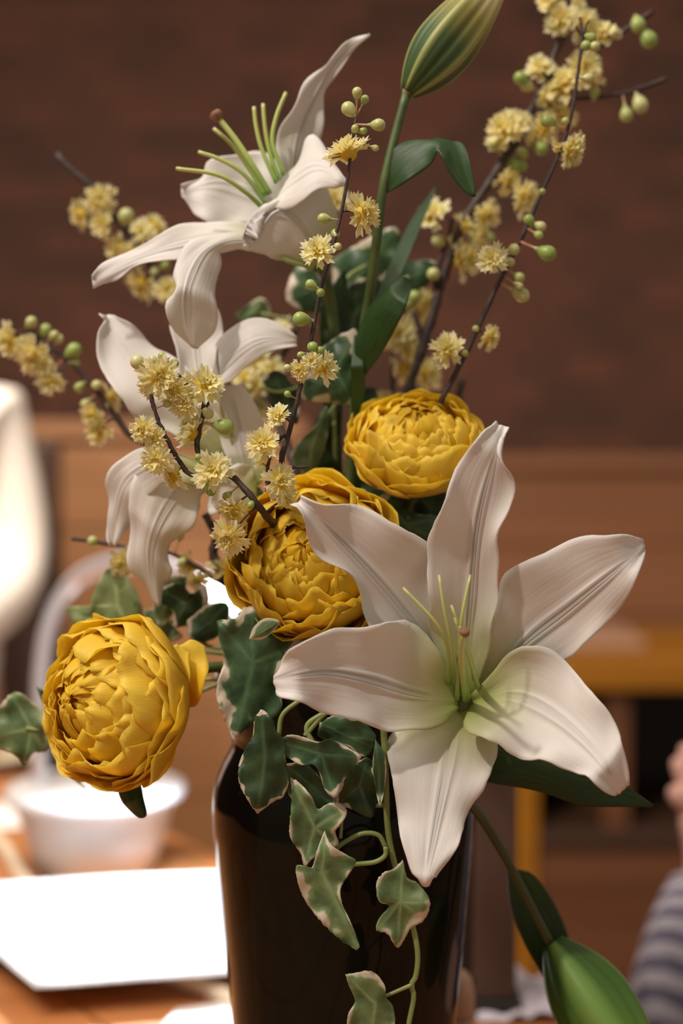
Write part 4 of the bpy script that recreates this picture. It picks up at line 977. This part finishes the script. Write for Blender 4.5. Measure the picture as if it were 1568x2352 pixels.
branch('blossom_branch', 'blurred blossom branch reaching out to the left edge',
       [([(520, 1120), (400, 1050), (300, 1000), (240, 920), (180, 850), (120, 800), (60, 755)], 10, 6)],
       [(25, 780, 34), (80, 815, 40), (118, 875, 32), (250, 915, 30), (215, 950, 28), (232, 985, 34), (60, 800, 26), (105, 840, 26)],
       [(72, 740, 14), (105, 757, 14), (125, 770, 11), (136, 778, 10), (170, 805, 18), (172, 835, 12), (182, 890, 12), (195, 928, 11), (222, 885, 12), (98, 880, 13)],
       0.765, root_to=[(760, 1500, 0.73), (660, 1250, 0.75)], seed=4)
branch('blossom_branch', 'small low blossom branch behind the drooping lily petal',
       [([(600, 1400), (540, 1360), (480, 1320), (430, 1290), (390, 1270)], 8, 5), ([(520, 1340), (490, 1280), (495, 1230), (470, 1180)], 12, 9), ([(390, 1270), (300, 1258), (240, 1248), (165, 1238)], 5, 5)],
       [(280, 1292, 28), (435, 1302, 30), (515, 1312, 34), (455, 1330, 24), (300, 1270, 20)],
       [(213, 1243, 13), (414, 1232, 9), (505, 1225, 10), (420, 1290, 10)],
       0.735, root_to=[(770, 1560, 0.73), (700, 1480, 0.73)], seed=5)
branch('blossom_branch', 'thick blossom branch rising to the top right behind the thin one',
       [([(930, 920), (960, 830), (1000, 700), (1030, 600), (1070, 500), (1130, 410), (1180, 330), (1230, 230), (1280, 110), (1318, 10), (1330, -60)], 13, 9), ([(955, 850), (968, 780), (950, 715)], 8, 6), ([(1005, 690), (1000, 630), (1030, 545), (1038, 500)], 7, 5), ([(1215, 262), (1300, 232), (1390, 222), (1450, 210), (1530, 182)], 5, 6), ([(1250, 190), (1350, 120), (1420, 78), (1500, 26)], 6, 6), ([(1130, 410), (1180, 340), (1235, 250)], 6, 5)],
       [(1240, 160, 30), (1300, 200, 44), (1340, 155, 34), (1160, 303, 40), (1240, 300, 42), (1290, 262, 34), (1195, 285, 28), (1160, 415, 30), (1198, 452, 38), (1110, 495, 34), (998, 495, 34), (1062, 525, 34), (1048, 600, 46), (1080, 590, 30), (1255, 222, 32), (1332, 58, 40), (1290, 45, 34), (1382, 85, 34), (1262, 5, 26), (1320, 15, 26), (1360, 190, 26), (1100, 545, 24)],
       [(1195, 180, 16), (1208, 197, 14), (1465, 58, 18), (1490, 92, 20), (1410, 76, 14), (1365, 140, 15), (1365, 212, 13), (1470, 242, 19), (1438, 265, 16), (1130, 333, 13), (1152, 337, 11), (1200, 353, 14), (1180, 378, 14), (1197, 380, 14), (1242, 342, 16), (1125, 545, 13), (1090, 548, 12), (1005, 553, 15), (995, 630, 16), (952, 682, 15), (1285, 30, 14), (1270, 60, 14)],
       0.765, root_to=[(815, 1500, 0.74), (880, 1150, 0.76)], seed=6)
branch('blossom_branch', 'thin dark branch with few blossoms rising to the top right',
       [([(1010, 930), (1040, 870), (1085, 780), (1130, 680), (1165, 610), (1200, 540), (1240, 450), (1280, 360), (1310, 270), (1325, 180), (1336, 90), (1332, 40)], 10, 3.5), ([(1336, 100), (1345, 60), (1352, 48)], 3, 2.5), ([(1333, 80), (1322, 60)], 3, 2.5)],
       [(1305, 345, 36), (1130, 597, 32), (1030, 805, 36), (1118, 775, 28), (1290, 335, 24), (1320, 330, 24)],
       [(1345, 105, 12), (1356, 88, 13), (1366, 107, 12), (1352, 180, 12), (1298, 278, 9), (1256, 278, 15), (1214, 505, 13), (1242, 520, 12), (1237, 540, 10), (1258, 582, 19), (1180, 573, 14), (1172, 602, 11), (1193, 637, 12), (1192, 657, 10), (1198, 678, 18), (1068, 812, 8), (1092, 755, 8), (1245, 440, 8), (1322, 372, 11)],
       0.70, root_to=[(820, 1500, 0.735), (920, 1150, 0.72)], seed=7)
branch('blossom_branch', 'short blossom branch standing just behind the upper yellow ranunculus',
       [([(905, 960), (900, 900), (905, 800), (915, 740), (930, 700)], 8, 5), ([(940, 930), (950, 880), (965, 850)], 7, 5), ([(905, 960), (980, 985, 0.78), (1040, 960), (1055, 900), (1062, 868)], 7, 9)],
       [(915, 765, 38), (950, 722, 36), (925, 850, 36), (972, 862, 40), (895, 775, 28), (885, 922, 26), (975, 700, 30), (935, 800, 30)],
       [(905, 830, 10), (948, 780, 10), (940, 700, 13)],
       0.785, root_to=[(815, 1500, 0.745), (870, 1150, 0.77)], seed=8)
branch('blossom_branch', 'half-hidden blossom branch behind the right petal of the drooping lily',
       [([(650, 980), (625, 900), (640, 830), (670, 780), (720, 640), (755, 500)], 8, 5)],
       [(600, 830, 40), (565, 868, 30), (645, 765, 30), (605, 950, 28), (625, 850, 26), (560, 775, 24), (765, 460, 32), (590, 890, 26)],
       [(570, 900, 16), (620, 880, 14), (585, 940, 15)],
       0.79, root_to=[(780, 1500, 0.745), (720, 1200, 0.77)], seed=9)

# ------------------------------------------------------------------ ivy sprays
def ivy(label, vines, leaves, base=None):
    rt = thing('ivy_spray', label, 'ivy', base or MOUTH, 'variegated ivy sprays')
    for (pts, D, r0, r1) in vines:
        pxtube('vine', pts, D, r0, r1, M_VINE, rt, n=max(16, 6 * len(pts)))
    for i, lf in enumerate(leaves):
        outline, ctr, tip, D, mat = lf[:5]
        kw = lf[5] if len(lf) > 5 else {}
        kw = dict(dict(fold=-3.0, wav=2.0, seed=i + 0.3, teeth=0.035), **kw)
        traced_leaf('leaf', outline, ctr, D, mat, rt, tip, **kw)
    return rt
ivy('variegated ivy trailing down the front of the dark vase',
    [([(800, 1600, 0.70), (870, 1640, 0.655), (882, 1700), (886, 1800), (890, 1900), (905, 1980), (935, 2080), (958, 2180), (955, 2240), (944, 2262), (950, 2290), (938, 2355), (935, 2400)], 0.652, 9, 6),
     ([(885, 1945), (868, 1918), (830, 1915), (786, 1938), (765, 1960)], 0.650, 6, 5), ([(885, 1945), (884, 1965), (860, 1980), (812, 1986), (760, 2000)], 0.648, 6, 5), ([(945, 2262), (915, 2275), (880, 2290)], 0.65, 5, 4),
     ([(700, 1690), (745, 1640), (790, 1620)], 0.645, 6, 6), ([(720, 1710), (705, 1680), (710, 1660), (740, 1640)], 0.645, 7, 6), ([(640, 1690), (650, 1640), (700, 1600)], 0.65, 6, 5), ([(880, 1850), (830, 1850), (790, 1840)], 0.655, 5, 4), ([(785, 1880), (782, 1925)], 0.648, 4, 4), ([(910, 2070), (930, 2060), (940, 2085)], 0.65, 4, 4)],
    [([(600, 1628), (625, 1650), (635, 1680), (652, 1700), (655, 1740), (662, 1795), (650, 1830), (620, 1845), (592, 1866), (570, 1840), (550, 1800), (548, 1760), (565, 1715), (580, 1690), (585, 1650)], (608, 1735), (592, 1866), 0.640, M_IVYD, dict(grad=(1, -1))),
     ([(735, 1660), (770, 1643), (830, 1658), (862, 1690), (855, 1725), (830, 1738), (800, 1715), (760, 1702), (730, 1690)], (795, 1690), (860, 1700), 0.652, M_IVY, dict(grad=(0, 2))),
     ([(655, 1755), (700, 1752), (735, 1785), (762, 1810), (768, 1850), (725, 1862), (680, 1845), (658, 1810)], (710, 1800), (760, 1850), 0.652, M_IVY),
     ([(785, 1795), (815, 1755), (850, 1742), (866, 1800), (862, 1850), (852, 1878), (805, 1858), (772, 1845)], (825, 1805), (850, 1880), 0.652, M_IVYD),
     ([(862, 1698), (882, 1730), (887, 1780), (873, 1852), (861, 1800), (856, 1750)], (870, 1770), (873, 1850), 0.648, M_IVY, dict(teeth=0.0)),
     ([(638, 1702), (665, 1688), (700, 1694), (730, 1704), (760, 1698), (800, 1718), (828, 1738), (812, 1762), (790, 1790), (770, 1832), (745, 1812), (735, 1780), (720, 1757), (690, 1757), (665, 1742), (645, 1727)], (738, 1732), (768, 1830), 0.642, M_IVY, dict(fold=-4)),
     ([(666, 1785), (690, 1800), (715, 1830), (730, 1858), (755, 1845), (782, 1847), (797, 1865), (785, 1890), (770, 1910), (776, 1940), (742, 1960), (715, 1975), (700, 1992), (690, 1960), (667, 1925), (666, 1880), (670, 1830)], (722, 1900), (670, 1790), 0.643, M_IVYP, dict(fold=-3)),
     ([(745, 1908), (760, 1940), (790, 1960), (817, 1977), (800, 2010), (782, 2042), (787, 2080), (806, 2120), (826, 2180), (790, 2165), (740, 2120), (702, 2070), (685, 2030), (681, 1988), (715, 1993), (727, 1955)], (738, 2000), (824, 2178), 0.638, M_IVYP, dict(fold=-5)),
     ([(925, 1974), (935, 2015), (960, 2030), (987, 2070), (975, 2112), (945, 2130), (932, 2150), (912, 2177), (890, 2146), (864, 2136), (870, 2110), (893, 2080), (870, 2070), (864, 2030), (880, 2005), (905, 1995)], (920, 2070), (985, 2075), 0.645, M_IVYP, dict(fold=-3)),
     ([(793, 2238), (850, 2230), (882, 2260), (886, 2290), (902, 2312), (906, 2350), (890, 2385), (850, 2405), (805, 2380), (798, 2335), (815, 2300), (803, 2268)], (862, 2305), (800, 2245), 0.645, M_IVYP, dict(fold=-4))])
ivy('broad dark ivy leaves under the largest yellow ranunculus', [([(640, 1480), (700, 1530), (780, 1640)], 0.69, 7, 7), ([(640, 1430), (670, 1460), (720, 1500)], 0.67, 5, 5)],
    [([(498, 1425), (540, 1420), (562, 1395), (602, 1398), (640, 1440), (685, 1455), (700, 1500), (655, 1525), (640, 1570), (648, 1620), (630, 1648), (578, 1665), (548, 1692), (530, 1680), (502, 1620), (498, 1570), (514, 1520), (503, 1470)], (580, 1520), (545, 1690), 0.662, M_IVYM, dict(grad=(3, -1), fold=-5)),
     ([(572, 1468), (583, 1440), (610, 1420), (642, 1428), (622, 1455), (597, 1470)], (610, 1445), (572, 1468), 0.648, M_IVYP, dict(teeth=0, wav=0.6)),
     ([(545, 1410), (590, 1380), (640, 1400), (690, 1450), (720, 1520), (660, 1530), (590, 1480)], (630, 1450), (550, 1410), 0.68, M_IVYD),
     ([(640, 1480), (690, 1470), (760, 1480), (790, 1560), (750, 1620), (680, 1610), (640, 1560)], (710, 1540), (680, 1610), 0.69, M_IVYD),
     ([(720, 1440), (760, 1425), (800, 1430), (830, 1460), (780, 1480), (735, 1470)], (775, 1450), (730, 1440), 0.665, M_IVY)])
ivy('pale ivy leaves hanging at the far left beside the lowest ranunculus', [([(770, 1680, 0.72), (640, 1600, 0.70), (480, 1560, 0.70), (300, 1600, 0.71), (150, 1630, 0.72), (100, 1674, 0.72), (60, 1672, 0.72)], 0.71, 5, 5), ([(150, 1660), (120, 1680), (112, 1700)], 0.72, 5, 4)],
    [([(-12, 1640), (18, 1600), (45, 1590), (72, 1612), (97, 1628), (95, 1658), (104, 1678), (112, 1700), (104, 1726), (76, 1730), (57, 1756), (35, 1735), (0, 1722), (-40, 1708), (-40, 1668)], (72, 1672), (-38, 1690), 0.72, M_IVYP, dict(fold=-4)),
     ([(84, 1578), (106, 1590), (132, 1606), (134, 1640), (112, 1650), (100, 1620)], (115, 1620), (85, 1580), 0.722, M_IVY),
     ([(112, 1690), (130, 1710), (150, 1745), (170, 1780), (196, 1812), (150, 1775), (125, 1740)], (135, 1735), (195, 1810), 0.715, M_IVY, dict(teeth=0, fold=-2))])
ivy('soft ivy leaves above the lowest ranunculus in front of the lamp arch', [([(780, 1660, 0.73), (620, 1500, 0.715), (480, 1485, 0.72), (420, 1430, 0.73), (300, 1440, 0.745)], 0.72, 5, 5), ([(620, 1510), (500, 1500), (420, 1490)], 0.712, 5, 5), ([(560, 1560), (500, 1572), (450, 1592)], 0.71, 6, 5)],
    [([(240, 1312), (266, 1298), (296, 1330), (322, 1380), (328, 1432), (305, 1470), (235, 1460), (205, 1432), (182, 1442), (150, 1394), (200, 1412), (212, 1370)], (270, 1390), (262, 1302), 0.745, M_IVYL, dict(fold=-3, teeth=0.02)),
     ([(365, 1352), (410, 1338), (440, 1362), (470, 1343), (478, 1382), (452, 1422), (402, 1442), (396, 1402), (368, 1382)], (425, 1385), (400, 1440), 0.722, M_IVYD),
     ([(430, 1425), (480, 1388), (524, 1388), (518, 1440), (482, 1472), (436, 1468)], (480, 1430), (430, 1465), 0.718, M_IVY),
     ([(330, 1400), (370, 1400), (400, 1440), (420, 1462), (390, 1475), (345, 1460)], (375, 1435), (335, 1400), 0.735, M_IVYP, dict(teeth=0.02)),
     ([(360, 1340), (400, 1320), (430, 1330), (410, 1390), (370, 1440), (352, 1400)], (390, 1365), (360, 1430), 0.73, M_IVYP)])
ivy('ivy leaves with cream margins among the upper stems at the centre', [([(780, 1400, 0.74), (770, 1100, 0.735), (765, 900, 0.74), (760, 780, 0.745), (790, 650, 0.755), (840, 610, 0.765)], 0.74, 6, 5), ([(770, 930), (720, 1000), (705, 1040)], 0.735, 5, 4), ([(768, 860), (650, 900), (600, 890)], 0.745, 4, 4), ([(770, 760), (690, 740), (600, 720)], 0.77, 4, 4), ([(790, 670), (720, 665), (700, 660)], 0.76, 4, 4), ([(820, 640), (900, 650), (940, 635)], 0.765, 4, 4)],
    [([(735, 802), (790, 764), (821, 762), (816, 830), (817, 922), (760, 926), (700, 918), (688, 892), (720, 842)], (770, 850), (705, 915), 0.715, M_IVYM, dict(fold=-4, teeth=0.05)),
     ([(762, 595), (830, 556), (900, 522), (918, 545), (908, 600), (880, 642), (820, 690), (772, 690)], (835, 620), (905, 530), 0.775, M_IVYM, dict(fold=-3)),
     ([(678, 612), (742, 618), (765, 680), (745, 726), (690, 712), (658, 690), (662, 650)], (715, 665), (665, 690), 0.765, M_IVYM),
     ([(895, 625), (955, 598), (1002, 604), (985, 650), (942, 672), (890, 665)], (945, 635), (1000, 606), 0.77, M_IVY, dict(teeth=0.02)),
     ([(540, 722), (570, 700), (602, 684), (622, 712), (606, 738), (565, 745)], (582, 718), (605, 688), 0.785, M_IVYP),
     ([(600, 875), (630, 850), (665, 870), (690, 920), (680, 975), (650, 950), (625, 930)], (650, 905), (675, 970), 0.745, M_IVYD, dict(teeth=0.02)),
     ([(748, 933), (757, 962), (742, 1040), (712, 1092), (668, 1052), (690, 1010), (722, 980)], (715, 1030), (746, 936), 0.73, M_IVYP),
     ([(770, 680), (830, 640), (880, 650), (870, 730), (820, 800), (780, 790), (755, 730)], (815, 720), (790, 800), 0.76, M_IVYD)])
ivy('dark toothed ivy leaf between the two upper ranunculus and the lily', [([(800, 1500, 0.735), (860, 1300, 0.72), (900, 1190, 0.71), (940, 1190, 0.705)], 0.72, 6, 4)],
    [([(868, 1142), (902, 1130), (922, 1160), (960, 1180), (1004, 1190), (990, 1260), (975, 1300), (930, 1260), (890, 1200)], (935, 1205), (1000, 1240), 0.705, M_IVY, dict(teeth=0.06)),
     ([(820, 1090), (880, 1080), (930, 1110), (960, 1150), (920, 1170), (850, 1160)], (880, 1125), (950, 1150), 0.725, M_IVYD),
     ([(930, 1120), (1000, 1120), (1040, 1150), (1020, 1230), (960, 1210)], (985, 1160), (1030, 1190), 0.73, M_IVYD)])
